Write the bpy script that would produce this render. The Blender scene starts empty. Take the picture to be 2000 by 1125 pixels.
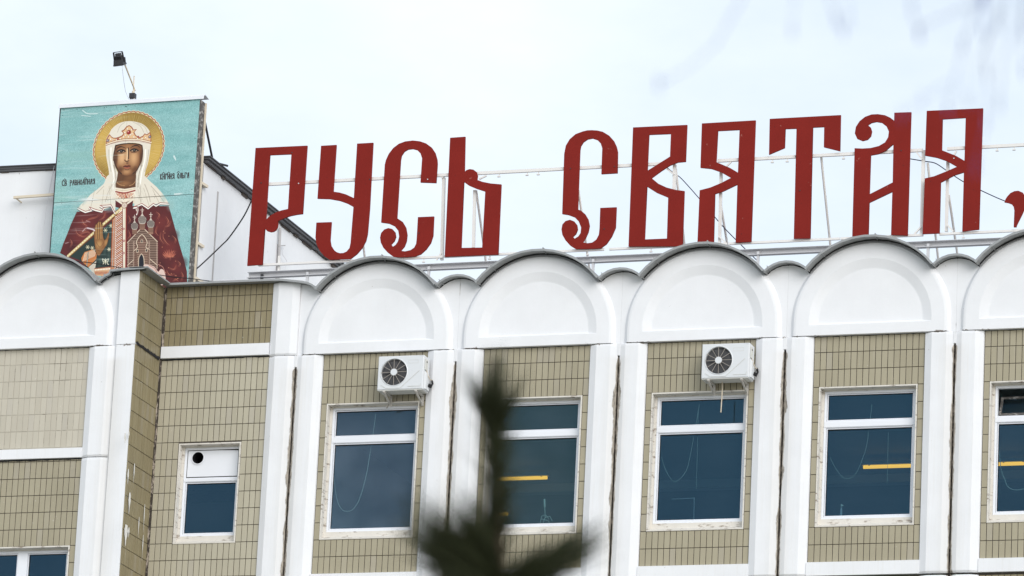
import bpy, math, random
import numpy as np
from mathutils import Vector, Matrix

random.seed(11)
S = bpy.context.scene
COL = S.collection

# ------------------------------------------------------------------ camera
F_PX = 10410.0                      # focal length in pixels of a 2000 px wide frame
YAW, PITCH, ROLL = 0.326384, 0.268820, 0.049120
CAM = np.array([32.46248, -85.70502, 1.60])
def _axes():
    cy, sy = math.cos(YAW), math.sin(YAW)
    f0 = np.array([-sy, cy, 0]); r0 = np.array([cy, sy, 0]); u0 = np.array([0, 0, 1.0])
    fw = f0*math.cos(PITCH) + u0*math.sin(PITCH)
    up = -f0*math.sin(PITCH) + u0*math.cos(PITCH)
    return (r0*math.cos(ROLL) + up*math.sin(ROLL), -r0*math.sin(ROLL) + up*math.cos(ROLL), fw)
AX_R, AX_U, AX_F = _axes()
cam_d = bpy.data.cameras.new("camera")
cam = bpy.data.objects.new("camera", cam_d); COL.objects.link(cam)
M = Matrix.Identity(4)
for i in range(3):
    M[i][0], M[i][1], M[i][2], M[i][3] = AX_R[i], AX_U[i], -AX_F[i], CAM[i]
cam.matrix_world = M
cam_d.sensor_width = 36.0
cam_d.lens = F_PX/2000.0*36.0
cam_d.clip_start = 0.5
cam_d.clip_end = 3000.0
cam_d.dof.use_dof = True
cam_d.dof.focus_distance = 95.0
cam_d.dof.aperture_fstop = 6.7
S.camera = cam

# ------------------------------------------------------------------ sky, sun, exposure
SUN_DIR = Vector((0.58, -0.67, 0.44)).normalized()     # towards the veiled sun
elev = math.asin(SUN_DIR.z)
rot = math.atan2(SUN_DIR.x, SUN_DIR.y)
W = bpy.data.worlds.new("World"); S.world = W; W.use_nodes = True
nt = W.node_tree; nt.nodes.clear()
def wn(t, **k):
    n = nt.nodes.new(t)
    for a, b in k.items(): setattr(n, a, b)
    return n
sky = wn("ShaderNodeTexSky", sky_type='NISHITA', sun_disc=False)
sky.sun_elevation = elev; sky.sun_rotation = rot % (2*math.pi)
sky.air_density = 1.0; sky.dust_density = 1.6; sky.ozone_density = 1.2
tc = wn("ShaderNodeTexCoord"); mp = wn("ShaderNodeMapping")
mp.inputs['Scale'].default_value = (1.0, 1.0, 2.2); mp.inputs['Location'].default_value = (0.35, 0.1, 0.2)
cl = wn("ShaderNodeTexNoise"); cl.inputs['Scale'].default_value = 4.5; cl.inputs['Detail'].default_value = 7.0
cl.inputs['Roughness'].default_value = 0.55
rmp = wn("ShaderNodeValToRGB")
rmp.color_ramp.elements[0].position = 0.42; rmp.color_ramp.elements[0].color = (0.62, 0.62, 0.62, 1)
rmp.color_ramp.elements[1].position = 0.66; rmp.color_ramp.elements[1].color = (1, 1, 1, 1)
cloud = wn("ShaderNodeRGB"); cloud.outputs[0].default_value = (6.05, 6.55, 6.95, 1)
mx = wn("ShaderNodeMix", data_type='RGBA')
bg = wn("ShaderNodeBackground"); bg.inputs['Strength'].default_value = 0.10
wo = wn("ShaderNodeOutputWorld")
L = nt.links.new
L(tc.outputs['Generated'], mp.inputs['Vector']); L(mp.outputs[0], cl.inputs['Vector'])
L(cl.outputs['Fac'], rmp.inputs[0]); L(rmp.outputs[0], mx.inputs['Factor'])
L(sky.outputs[0], mx.inputs['A']); L(cloud.outputs[0], mx.inputs['B'])
L(mx.outputs['Result'], bg.inputs['Color']); L(bg.outputs[0], wo.inputs['Surface'])

sun_d = bpy.data.lights.new("sun", 'SUN'); sun_d.energy = 1.25; sun_d.angle = math.radians(45)
sun_d.color = (1.0, 0.98, 0.955)
sun = bpy.data.objects.new("sun", sun_d); COL.objects.link(sun)
sun.rotation_euler = SUN_DIR.to_track_quat('Z', 'Y').to_euler()

S.view_settings.view_transform = 'Standard'; S.view_settings.look = 'None'
S.view_settings.exposure = 0.71; S.view_settings.gamma = 1.0
S.view_settings.use_curve_mapping = False
S.render.engine = 'CYCLES'
S.cycles.use_denoising = True
S.cycles.max_bounces = 8; S.cycles.diffuse_bounces = 4; S.cycles.transparent_max_bounces = 12

# ------------------------------------------------------------------ survey helpers
# measured picture points carried onto a known plane of the place (metres)
def at(u, v, y=None, x=None, z=None, dist=None):
    d = AX_R*(u-1000)/F_PX - AX_U*(v-562.5)/F_PX + AX_F
    if dist is not None: t = dist
    elif y is not None: t = (y-CAM[1])/d[1]
    elif x is not None: t = (x-CAM[0])/d[0]
    else: t = (z-CAM[2])/d[2]
    return Vector(CAM + t*d)
def to_px(p):
    d = np.array(p) - CAM
    w = d @ AX_F
    return 1000 + F_PX*(d @ AX_R)/w, 562.5 - F_PX*(d @ AX_U)/w

# ------------------------------------------------------------------ objects
def tag(o, label=None, cat=None, group=None, kind=None):
    if label: o['label'] = label
    if cat: o['category'] = cat
    if group: o['group'] = group
    if kind: o['kind'] = kind
    return o
def empty(name, loc=(0, 0, 0), **k):
    o = bpy.data.objects.new(name, None); COL.objects.link(o); o.location = loc
    o.empty_display_size = 0.1
    return tag(o, **k)

class MB:
    def __init__(s): s.v = []; s.f = []; s.m = []; s.sm = []
    def add(s, verts, faces, mi=0, smooth=False):
        o = len(s.v); s.v += [tuple(v) for v in verts]
        for f in faces: s.f.append([i+o for i in f]); s.m.append(mi); s.sm.append(smooth)
        return s
    def box(s, a, b, mi=0):
        (x0, y0, z0), (x1, y1, z1) = a, b
        s.add([(x0,y0,z0),(x1,y0,z0),(x1,y1,z0),(x0,y1,z0),(x0,y0,z1),(x1,y0,z1),(x1,y1,z1),(x0,y1,z1)],
              [(0,3,2,1),(4,5,6,7),(0,1,5,4),(1,2,6,5),(2,3,7,6),(3,0,4,7)], mi); return s
    def bbox(s, a, b, r=0.01, mi=0):
        # box with chamfered vertical & front edges: octagon in xz extruded along y with inset front
        (x0, y0, z0), (x1, y1, z1) = a, b
        def ring(i, y):
            return [(x0+i+r,y,z0+i),(x1-i-r,y,z0+i),(x1-i,y,z0+i+r),(x1-i,y,z1-i-r),(x1-i-r,y,z1-i),(x0+i+r,y,z1-i),(x0+i,y,z1-i-r),(x0+i,y,z0+i+r)]
        vs = ring(r, y0) + ring(0, y0+r) + ring(0, y1)
        fs = [tuple(range(8))]
        for k in range(2):
            for i in range(8):
                j = (i+1) % 8; fs.append((k*8+i, (k+1)*8+i, (k+1)*8+j, k*8+j))
        fs.append(tuple(range(23, 15, -1)))
        s.add(vs, fs, mi); return s
    def tube(s, pts, r, n=8, mi=0, cap=True, r2=None):
        pts = [Vector(p) for p in pts]; N = len(pts)
        vs = []; fs = []
        up = Vector((0, 0, 1))
        for i, p in enumerate(pts):
            d = (pts[min(i+1, N-1)] - pts[max(i-1, 0)]).normalized()
            a = d.cross(up)
            if a.length < 1e-3: a = d.cross(Vector((1, 0, 0)))
            a.normalize(); b = d.cross(a)
            rr = r if r2 is None else r + (r2-r)*i/(N-1)
            for k in range(n):
                t = 2*math.pi*k/n; vs.append(p + a*rr*math.cos(t) + b*rr*math.sin(t))
        for i in range(N-1):
            for k in range(n):
                j = (k+1) % n; fs.append((i*n+k, i*n+j, (i+1)*n+j, (i+1)*n+k))
        s.add(vs, fs, mi, True)
        if cap: s.add(vs[:n], [tuple(range(n-1, -1, -1))], mi); s.add(vs[-n:], [tuple(range(n))], mi)
        return s
    def bar(s, p, q, w, h=None, mi=0, up=(0, 0, 1)):
        # rectangular bar from p to q: w across (horizontal), h along up
        p, q = Vector(p), Vector(q); h = h or w
        d = (q-p).normalized(); a = d.cross(Vector(up))
        if a.length < 1e-3: a = d.cross(Vector((1, 0, 0)))
        a.normalize(); b = a.cross(d).normalized()
        vs = []
        for c in (p, q):
            for sx, sy in ((-1,-1),(1,-1),(1,1),(-1,1)): vs.append(c + a*w/2*sx + b*h/2*sy)
        s.add(vs, [(3,2,1,0),(4,5,6,7),(0,1,5,4),(1,2,6,5),(2,3,7,6),(3,0,4,7)], mi); return s
    def disc(s, c, r, y0, y1, n=32, mi=0, axis='y', r2=None):
        r2 = r if r2 is None else r2
        vs = []; cx, cz = c
        for rr, y in ((r, y0), (r2, y1)):
            for k in range(n):
                t = 2*math.pi*k/n; vs.append((cx+rr*math.cos(t), y, cz+rr*math.sin(t)))
        fs = [tuple(range(n)), tuple(range(2*n-1, n-1, -1))]
        for k in range(n):
            j = (k+1) % n; fs.append((k, n+k, n+j, j))
        s.add(vs, fs, mi); return s
    def ring_rect(s, o, i, y0, y1, mi=0):
        # rectangular ring in xz between outer (x0,z0,x1,z1) and inner, from y0 to y1
        def R(q, y): x0, z0, x1, z1 = q; return [(x0,y,z0),(x1,y,z0),(x1,y,z1),(x0,y,z1)]
        vs = R(o, y0)+R(i, y0)+R(o, y1)+R(i, y1)
        fs = []
        for k in range(4):
            j = (k+1) % 4
            fs += [(k, j, 4+j, 4+k), (8+k, 12+k, 12+j, 8+j), (k, 8+k, 8+j, j), (4+k, 4+j, 12+j, 12+k)]
        s.add(vs, fs, mi); return s
    def prism(s, poly, y0, y1, mi=0):
        n = len(poly)
        vs = [(x, y0, z) for x, z in poly] + [(x, y1, z) for x, z in poly]
        fs = [tuple(range(n)), tuple(range(2*n-1, n-1, -1))]
        for k in range(n):
            j = (k+1) % n; fs.append((k, n+k, n+j, j))
        s.add(vs, fs, mi); return s
    def mesh(s, name, mats):
        me = bpy.data.meshes.new(name); me.from_pydata(s.v, [], s.f)
        for m in (mats if isinstance(mats, (list, tuple)) else [mats]): me.materials.append(m)
        me.polygons.foreach_set('material_index', s.m)
        me.polygons.foreach_set('use_smooth', s.sm)
        me.update(); return me
    def build(s, name, mats, parent=None, **k):
        o = bpy.data.objects.new(name, s.mesh(name, mats)); COL.objects.link(o)
        if parent: o.parent = parent
        return tag(o, **k)
def link_mesh(name, me, parent=None, loc=(0,0,0), **k):
    o = bpy.data.objects.new(name, me); COL.objects.link(o); o.location = loc
    if parent: o.parent = parent
    return tag(o, **k)

# ------------------------------------------------------------------ materials
class MAT:
    def __init__(s, name, rough=0.6, spec=0.3, metal=0.0):
        s.m = bpy.data.materials.new(name); s.m.use_nodes = True
        s.t = s.m.node_tree; s.b = s.t.nodes['Principled BSDF']
        s.b.inputs['Roughness'].default_value = rough
        s.b.inputs['Specular IOR Level'].default_value = spec
        s.b.inputs['Metallic'].default_value = metal
        s._pos = None
    def n(s, t, **k):
        x = s.t.nodes.new(t)
        for a, b in k.items(): setattr(x, a, b)
        return x
    def link(s, a, b): s.t.links.new(a, b)
    def pos(s, sx=1, sy=1, sz=1, off=(0, 0, 0)):
        g = s.n('ShaderNodeNewGeometry'); m = s.n('ShaderNodeMapping')
        m.inputs['Scale'].default_value = (sx, sy, sz); m.inputs['Location'].default_value = off
        s.link(g.outputs['Position'], m.inputs['Vector']); return m.outputs[0]
    def noise(s, scale=5, detail=4, rough=0.55, vec=None, stretch=None, off=(0,0,0)):
        x = s.n('ShaderNodeTexNoise'); x.inputs['Scale'].default_value = scale
        x.inputs['Detail'].default_value = detail; x.inputs['Roughness'].default_value = rough
        if vec is None: vec = s.pos(*(stretch or (1, 1, 1)), off=off)
        s.link(vec, x.inputs['Vector']); return x.outputs['Fac']
    def ramp(s, v, p0, p1, c0=(0,0,0,1), c1=(1,1,1,1)):
        r = s.n('ShaderNodeValToRGB'); e = r.color_ramp.elements
        e[0].position, e[1].position = p0, p1
        e[0].color = tuple(c0)+((1,) if len(c0) == 3 else ()); e[1].color = tuple(c1)+((1,) if len(c1) == 3 else ())
        s.link(v, r.inputs[0]); return r.outputs[0]
    def mix(s, fac, a, b, mode='MIX'):
        x = s.n('ShaderNodeMix', data_type='RGBA', blend_type=mode)
        for v, i in ((fac, x.inputs['Factor']), (a, x.inputs['A']), (b, x.inputs['B'])):
            if isinstance(v, (int, float)): i.default_value = v
            elif isinstance(v, tuple): i.default_value = v if len(v) == 4 else v+(1,)
            else: s.link(v, i)
        return x.outputs['Result']
    def math(s, op, a, b=None, c=None, clamp=False):
        x = s.n('ShaderNodeMath', operation=op, use_clamp=clamp)
        for v, i in zip((a, b, c), x.inputs):
            if v is None: continue
            if isinstance(v, (int, float)): i.default_value = v
            else: s.link(v, i)
        return x.outputs[0]
    def xyz(s):
        g = s.n('ShaderNodeNewGeometry'); q = s.n('ShaderNodeSeparateXYZ')
        s.link(g.outputs['Position'], q.inputs[0]); return q.outputs
    def sstep(s, v, a, b):
        x = s.n('ShaderNodeMapRange', interpolation_type='SMOOTHSTEP')
        x.inputs['From Min'].default_value = a; x.inputs['From Max'].default_value = b
        s.link(v, x.inputs['Value']); return x.outputs[0]
    def base(s, c):
        if isinstance(c, tuple): s.b.inputs['Base Color'].default_value = c if len(c) == 4 else c+(1,)
        else: s.link(c, s.b.inputs['Base Color'])
        return s
    def bump(s, h, strength=0.3, dist=0.01):
        x = s.n('ShaderNodeBump'); x.inputs['Strength'].default_value = strength; x.inputs['Distance'].default_value = dist
        s.link(h, x.inputs['Height']); s.link(x.outputs[0], s.b.inputs['Normal']); return s

JOINT0 = -0.51            # x of the joint left of the first tall bay; joints every 3 m
BAY = 3.0

def plaster(name, col, joints=True):
    m = MAT(name, 0.75, 0.2)
    c = m.mix(m.ramp(m.noise(1.1, 6, 0.62), 0.30, 0.72), tuple(x*0.95 for x in col), tuple(min(1, x*1.03) for x in col))
    st = m.ramp(m.noise(3.0, 6, 0.6, stretch=(9, 9, 0.35)), 0.50, 0.80)
    wet = m.math('MULTIPLY_ADD', m.math('SUBTRACT', 1.0, m.sstep(m.xyz()[2], 25.35, 25.50)), 0.8, 0.2)    # the arched heads were repainted, the piers below were not
    if not joints: wet = 0.4
    c = m.mix(m.math('MULTIPLY', m.math('MULTIPLY', st, 0.20), wet), c, (0.60, 0.565, 0.50))
    fs = m.ramp(m.noise(3.0, 5, 0.7, stretch=(26, 26, 0.5), off=(4, 0, 2)), 0.52, 0.74)
    c = m.mix(m.math('MULTIPLY', m.math('MULTIPLY', fs, 0.12), wet), c, (0.55, 0.51, 0.44))
    sp = m.ramp(m.noise(9, 4, 0.6), 0.735, 0.76)
    c = m.mix(m.math('MULTIPLY', sp, 0.55), c, (0.22, 0.19, 0.15))
    if joints:
        X, Y, Z = m.xyz()
        a = m.math('FRACT', m.math('DIVIDE', m.math('SUBTRACT', X, JOINT0 - 0.5*BAY), BAY))
        d = m.math('ABSOLUTE', m.math('MULTIPLY', m.math('SUBTRACT', a, 0.5), BAY))
        nz = m.noise(2.6, 8, 0.72, stretch=(7, 7, 1.6))
        nz2 = m.noise(1.1, 3, 0.5, stretch=(1, 1, 1.0), off=(3, 0, 7))
        low = m.math('SUBTRACT', 1.0, m.sstep(Z, 25.12, 25.24))
        up = m.ramp(m.noise(1.6, 2, 0.5, off=(1.7, 0, 0)), 0.56, 0.64)
        wdt = m.math('ADD', m.math('MULTIPLY', low, 0.066), m.math('MULTIPLY', up, 0.024))
        wdt = m.math('MULTIPLY', wdt, m.math('MULTIPLY_ADD', nz2, 1.6, -0.15))
        wdt = m.math('MULTIPLY', wdt, m.math('MULTIPLY_ADD', m.sstep(X, -2.2, -2.0), 0.85, 0.15))
        edge = m.math('SUBTRACT', m.math('MULTIPLY', nz, m.math('MULTIPLY', wdt, 2.0)), d)
        k = m.sstep(edge, -0.006, 0.012)
        dark = m.mix(m.ramp(m.noise(16, 5, 0.7, stretch=(2.5, 2.5, 0.6)), 0.38, 0.62), (0.035, 0.028, 0.022), (0.36, 0.31, 0.25))
        c = m.mix(m.math('MULTIPLY', k, 0.92), c, dark)
        # warm grime halo round the joints
        h = m.math('MULTIPLY', m.sstep(m.math('SUBTRACT', 0.30, d), 0.0, 0.30), m.math('MULTIPLY', low, 0.22))
        c = m.mix(h, c, (0.50, 0.45, 0.37))
        # cracked horizontal seams
        for z0, amp in ((25.425, 0.050), (21.185, 0.055)):
            dz = m.math('ABSOLUTE', m.math('SUBTRACT', m.math('ADD', Z, m.math('MULTIPLY', m.noise(5, 3), 0.03)), z0+0.015))
            e = m.math('SUBTRACT', m.math('MULTIPLY', m.ramp(m.noise(5.5, 6, 0.75, stretch=(1, 1, 2)), 0.50, 0.72), amp), dz)
            near = m.sstep(m.math('SUBTRACT', 0.62, d), 0.0, 0.05)
            c = m.mix(m.math('MULTIPLY', m.math('MULTIPLY', m.sstep(e, 0.0, 0.006), near), 0.85), c, (0.16, 0.12, 0.09))
    m.base(c); m.bump(m.noise(22, 5, 0.6), 0.12, 0.01)
    return m.m

def tile_mat(name, a, b, streak=(0.60, 0.57, 0.50), amt=0.35, dirt=0.3):
    m = MAT(name, 0.42, 0.35)
    oi = m.n('ShaderNodeObjectInfo'); g = m.n('ShaderNodeNewGeometry')
    r = m.math('FRACT', m.math('ADD', oi.outputs['Random'], g.outputs['Random Per Island']))
    c = m.mix(r, a, b)
    r2 = m.math('FRACT', m.math('MULTIPLY', r, 17.31))
    c = m.mix(m.math('MULTIPLY', m.sstep(r2, 0.88, 0.98), 0.22), c, (0.42, 0.39, 0.36))
    big = m.ramp(m.noise(0.9, 4, 0.6, off=(5, 2, 1)), 0.40, 0.70)
    c = m.mix(m.math('MULTIPLY', big, dirt), c, tuple(x*0.72 for x in a))
    st = m.ramp(m.noise(2.2, 6, 0.65, stretch=(12, 12, 0.5)), 0.60, 0.78)
    c = m.mix(m.math('MULTIPLY', st, amt), c, streak)
    ch = m.ramp(m.noise(18, 3, 0.6, stretch=(2, 2, 0.8)), 0.725, 0.75)
    c = m.mix(m.math('MULTIPLY', ch, 0.75), c, (0.74, 0.72, 0.66))
    c = m.mix(m.noise(120, 2), c, m.mix(1.0, c, (0.93, 0.93, 0.93), 'MULTIPLY'))
    m.base(c); m.bump(m.noise(60, 3), 0.10, 0.003)
    return m.m

def simple(name, col, rough=0.6, var=0.12, scale=6, spec=0.3, metal=0.0, dirt=None, dirt_amt=0.5, dirt_lo=0.58, dscale=9, stretch=None):
    m = MAT(name, rough, spec, metal)
    c = m.mix(m.noise(scale, 5), tuple(x*(1-var) for x in col), tuple(min(1, x*(1+var)) for x in col))
    if dirt:
        c = m.mix(m.math('MULTIPLY', m.ramp(m.noise(dscale, 6, 0.7, stretch=stretch), dirt_lo, dirt_lo+0.10), dirt_amt), c, dirt)
    m.base(c); return m.m

PLASTER = plaster("white_plaster", (0.765, 0.775, 0.80))
PLASTER_ROOF = plaster("white_plaster_penthouse", (0.775, 0.785, 0.805), joints=False)
TILE = tile_mat("beige_tile", (0.355, 0.318, 0.226), (0.385, 0.347, 0.250))
TILE_PALE = tile_mat("pale_beige_tile", (0.485, 0.448, 0.370), (0.530, 0.492, 0.410), amt=0.30, dirt=0.08)
TILE_CLEAN = tile_mat("clean_beige_tile", (0.425, 0.390, 0.297), (0.465, 0.430, 0.330), amt=0.25, dirt=0.15)
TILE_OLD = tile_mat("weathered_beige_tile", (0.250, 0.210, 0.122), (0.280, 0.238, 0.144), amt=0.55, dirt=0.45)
GROUT = simple("dark_grout", (0.062, 0.052, 0.042), 0.9, 0.4, 14, dirt=(0.45, 0.42, 0.37), dirt_amt=0.6, dirt_lo=0.62, dscale=7)
RUNS = simple("white_paint_run", (0.70, 0.69, 0.66), 0.8, 0.1, 12)
GROUT_PALE = simple("pale_pointing", (0.40, 0.37, 0.31), 0.9, 0.2, 6, dirt=(0.12, 0.10, 0.08), dirt_amt=0.8, dirt_lo=0.55, dscale=2.2)
SEAL = simple("tarred_joint", (0.035, 0.028, 0.023), 0.85, 0.5, 20, dirt=(0.40, 0.34, 0.28), dirt_amt=0.85, dirt_lo=0.50, dscale=7, stretch=(3, 3, 1))
COPING = simple("grey_sheet_metal", (0.33, 0.34, 0.345), 0.5, 0.10, 3, 0.3, 0.2, dirt=(0.22, 0.21, 0.20), dirt_amt=0.35, dirt_lo=0.55)
REVEAL = simple("dirty_white_reveal", (0.66, 0.63, 0.58), 0.8, 0.10, 6, dirt=(0.20, 0.15, 0.11), dirt_amt=0.85, dirt_lo=0.56, dscale=5, stretch=(1, 1, 3))
FRAME = simple("white_window_frame", (0.76, 0.78, 0.83), 0.35, 0.03, 4, 0.5)
GASKET = simple("black_rubber", (0.012, 0.012, 0.014), 0.7)
REDPAINT = None
def red():
    m = MAT("red_sign_paint", 0.75, 0.12)
    c = m.mix(m.noise(2.2, 5), (0.175, 0.0150, 0.0110), (0.225, 0.0190, 0.0140))
    c = m.mix(m.math('MULTIPLY', m.ramp(m.noise(3.4, 6, 0.72, stretch=(1, 1, 0.5)), 0.62, 0.74), 0.30), c, (0.33, 0.06, 0.05))
    c = m.mix(m.math('MULTIPLY', m.ramp(m.noise(7, 4, 0.7, off=(2, 0, 4)), 0.68, 0.72), 0.5), c, (0.42, 0.20, 0.17))
    c = m.mix(m.math('MULTIPLY', m.ramp(m.noise(26, 2, 0.5), 0.74, 0.76), 0.8), c, (0.05, 0.02, 0.02))
    m.base(c); m.bump(m.noise(5, 3), 0.10, 0.02); return m.m
REDPAINT = red()
RUSTY = simple("worn_white_steel", (0.74, 0.72, 0.70), 0.55, 0.06, 5, dirt=(0.22, 0.11, 0.06), dirt_amt=0.85, dirt_lo=0.66, dscale=12)
BEAMG = simple("grey_white_beam", (0.58, 0.58, 0.60), 0.5, 0.06, 5, dirt=(0.15, 0.09, 0.06), dirt_amt=0.85, dirt_lo=0.66, dscale=11, stretch=(1, 1, 2))
DARKST = simple("dark_steel", (0.042, 0.042, 0.047), 0.5, 0.3)
CABLE = simple("black_cable", (0.012, 0.012, 0.014), 0.6)
CABLEB = simple("blue_black_cable", (0.02, 0.022, 0.07), 0.6)
CORDM = simple("cream_cord", (0.75, 0.73, 0.62), 0.8)
ACW = simple("air_conditioner_white", (0.65, 0.67, 0.695), 0.35, 0.02, 4, 0.5)
ACG = simple("air_conditioner_grey", (0.58, 0.58, 0.55), 0.5, 0.04, 4)
BRKT = simple("bracket_steel", (0.50, 0.48, 0.45), 0.6, 0.1, 8, dirt=(0.2, 0.14, 0.1), dirt_amt=0.6, dirt_lo=0.58)
FAND = simple("fan_dark", (0.075, 0.075, 0.080), 0.6, 0.2, 30)
SPOKE = simple("fan_spoke", (0.32, 0.29, 0.26), 0.5)
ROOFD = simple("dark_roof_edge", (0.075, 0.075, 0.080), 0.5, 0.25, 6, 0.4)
ROOFW = simple("torn_eaves", (0.10, 0.085, 0.075), 0.9, 0.4, 8, dirt=(0.70, 0.62, 0.52), dirt_amt=0.95, dirt_lo=0.60, dscale=5, stretch=(1, 1, 1))
CONC = simple("grey_concrete", (0.42, 0.41, 0.41), 0.9, 0.18, 8, dirt=(0.10, 0.09, 0.09), dirt_amt=0.5, dirt_lo=0.6)
EDGE = simple("dark_board_edge", (0.10, 0.095, 0.09), 0.8, 0.4, 9, dirt=(0.45, 0.43, 0.41), dirt_amt=0.8, dirt_lo=0.52, dscale=9)
CREAM = simple("cream_steel", (0.66, 0.58, 0.46), 0.6, 0.08, 6, dirt=(0.3, 0.2, 0.12), dirt_amt=0.6, dirt_lo=0.62)
ROOM = simple("room_plaster", (0.50, 0.53, 0.53), 0.8, 0.08, 2)
ROOMD = simple("room_beam", (0.62, 0.65, 0.65), 0.8, 0.05, 2)
BARK = simple("bark", (0.060, 0.045, 0.030), 0.9, 0.3, 30)
NEEDLE = simple("pine_needle", (0.030, 0.036, 0.014), 0.6, 0.4, 12)
TWIG = simple("birch_twig", (0.10, 0.13, 0.38), 0.8, 0.2, 20)  # blue cast of overexposure and lens fringing put into the twig colour
BIRCH = simple("birch_bark", (0.55, 0.53, 0.50), 0.8, 0.1, 5, dirt=(0.03, 0.03, 0.03), dirt_amt=0.9, dirt_lo=0.60, dscale=4, stretch=(1, 1, 6))
GROUNDM = simple("ground_turf_and_gravel", (0.30, 0.29, 0.25), 0.95, 0.25, 0.3)

def glass(name, gloss, haze=0.0, k=0.85):
    m = bpy.data.materials.new(name); m.use_nodes = True
    t = m.node_tree; t.nodes.clear()
    o = t.nodes.new('ShaderNodeOutputMaterial'); mixs = t.nodes.new('ShaderNodeMixShader')
    tr = t.nodes.new('ShaderNodeBsdfTransparent'); tr.inputs[0].default_value = (0.55, 0.80, 0.88, 1)
    gl = t.nodes.new('ShaderNodeBsdfGlossy'); gl.inputs['Roughness'].default_value = 0.02
    gl.inputs['Color'].default_value = gloss+(1,)
    fr = t.nodes.new('ShaderNodeFresnel'); fr.inputs['IOR'].default_value = 1.75
    mul = t.nodes.new('ShaderNodeMath'); mul.operation = 'MULTIPLY'; mul.inputs[1].default_value = k
    # pale diffuse film in drifts, painted in for reflected clouds
    du = t.nodes.new('ShaderNodeBsdfDiffuse'); du.inputs['Color'].default_value = (0.42, 0.55, 0.70, 1)
    dm = t.nodes.new('ShaderNodeMixShader'); n2 = t.nodes.new('ShaderNodeTexNoise'); n2.inputs['Scale'].default_value = 1.4; n2.inputs['Detail'].default_value = 5
    m2 = t.nodes.new('ShaderNodeMath'); m2.operation = 'MULTIPLY'; m2.inputs[1].default_value = 2*(haze+0.008)
    n = t.nodes.new('ShaderNodeTexNoise'); n.inputs['Scale'].default_value = 1.1
    g = t.nodes.new('ShaderNodeNewGeometry'); b = t.nodes.new('ShaderNodeBump')
    b.inputs['Strength'].default_value = 0.25; b.inputs['Distance'].default_value = 0.02
    K = t.links.new
    K(fr.outputs[0], mul.inputs[0]); K(mul.outputs[0], mixs.inputs[0])
    K(tr.outputs[0], mixs.inputs[1]); K(gl.outputs[0], mixs.inputs[2])
    K(g.outputs['Position'], n2.inputs['Vector']); K(n2.outputs[0], m2.inputs[0]); K(m2.outputs[0], dm.inputs[0])
    K(mixs.outputs[0], dm.inputs[1]); K(du.outputs[0], dm.inputs[2])
    K(g.outputs['Position'], n.inputs['Vector']); K(n.outputs[0], b.inputs['Height']); K(b.outputs[0], gl.inputs['Normal'])
    K(dm.outputs[0], o.inputs[0]); return m
GLASS = glass("window_glass", (0.24, 0.62, 1.0), haze=0.006, k=0.95)
GLASS_CLOUD_REFL = glass("dusty_window_glass", (0.30, 0.62, 1.0), haze=0.085)  # haze paints reflected clouds into the panes of the first window
GLASS_TEAL_REFL = glass("greenish_window_glass", (0.26, 0.60, 0.74), haze=0.035)  # tint and haze put the second window's less blue reflection into the glass
def tube_light():
    m = bpy.data.materials.new("lit_fluorescent_tube"); m.use_nodes = True
    b = m.node_tree.nodes['Principled BSDF']; b.inputs['Base Color'].default_value = (0.8, 0.7, 0.4, 1)
    b.inputs['Emission Color'].default_value = (1.0, 0.42, 0.03, 1); b.inputs['Emission Strength'].default_value = 0.95
    return m
TUBE = tube_light()

# ------------------------------------------------------------------ ground
g = MB(); g.add([(-900,-900,0),(900,-900,0),(900,900,0),(-900,900,0)], [(0,1,2,3)])
g.build('ground', GROUNDM, kind='structure')

# ------------------------------------------------------------------ the building
bld = empty('office_building', (0, 0, 0), label='white and beige tiled office block with scalloped arch parapet under the red sign', cat='building')
Z1 = 25.1434; RH = 0.30818; TW = 0.10862           # tile row joint, row pitch, column pitch
PTOP, PBOT = Z1 + RH, Z1 - 12*RH                   # tiled field of a tall bay
CX, ZC = 0.99, 25.69                               # arch centre in a bay
R0, R1, R2, R3 = 1.42, 1.335, 1.085, 0.915
VX = 1.11; VZ = ZC + math.sqrt(R0*R0 - VX*VX)      # valley between big and small arches
SR = 0.543; SZC = VZ - math.sqrt(SR*SR - 0.39**2)  # small arch over the joint
FACE, BACK = -0.09, -0.012

tiles = []          # (kind, centre(x,y,z), w, h, parent, material, px area, facing)
def want_tile(c, w, h, parent, mat, facing=0):
    u, v = to_px(c); ok = -5 < u < 2005 and 0 < v < 1128
    full = abs(w-TW) < 1e-3 and abs(h-RH) < 1e-3
    d = np.linalg.norm(np.array(c)-CAM)
    area = (w*h/d/d*1e4*(0.34 if facing else 1.0))
    if ok and full and v < 1105 and u > 4 and u < 1993 and not facing: area += 100
    tiles.append((c, w, h, parent, mat, area if ok else 0, facing, full and not facing))

def arc(cx, cz, r, a0, a1, n):
    return [(cx + r*math.cos(a0+(a1-a0)*i/n), cz + r*math.sin(a0+(a1-a0)*i/n)) for i in range(n+1)]
PI = math.pi

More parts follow.
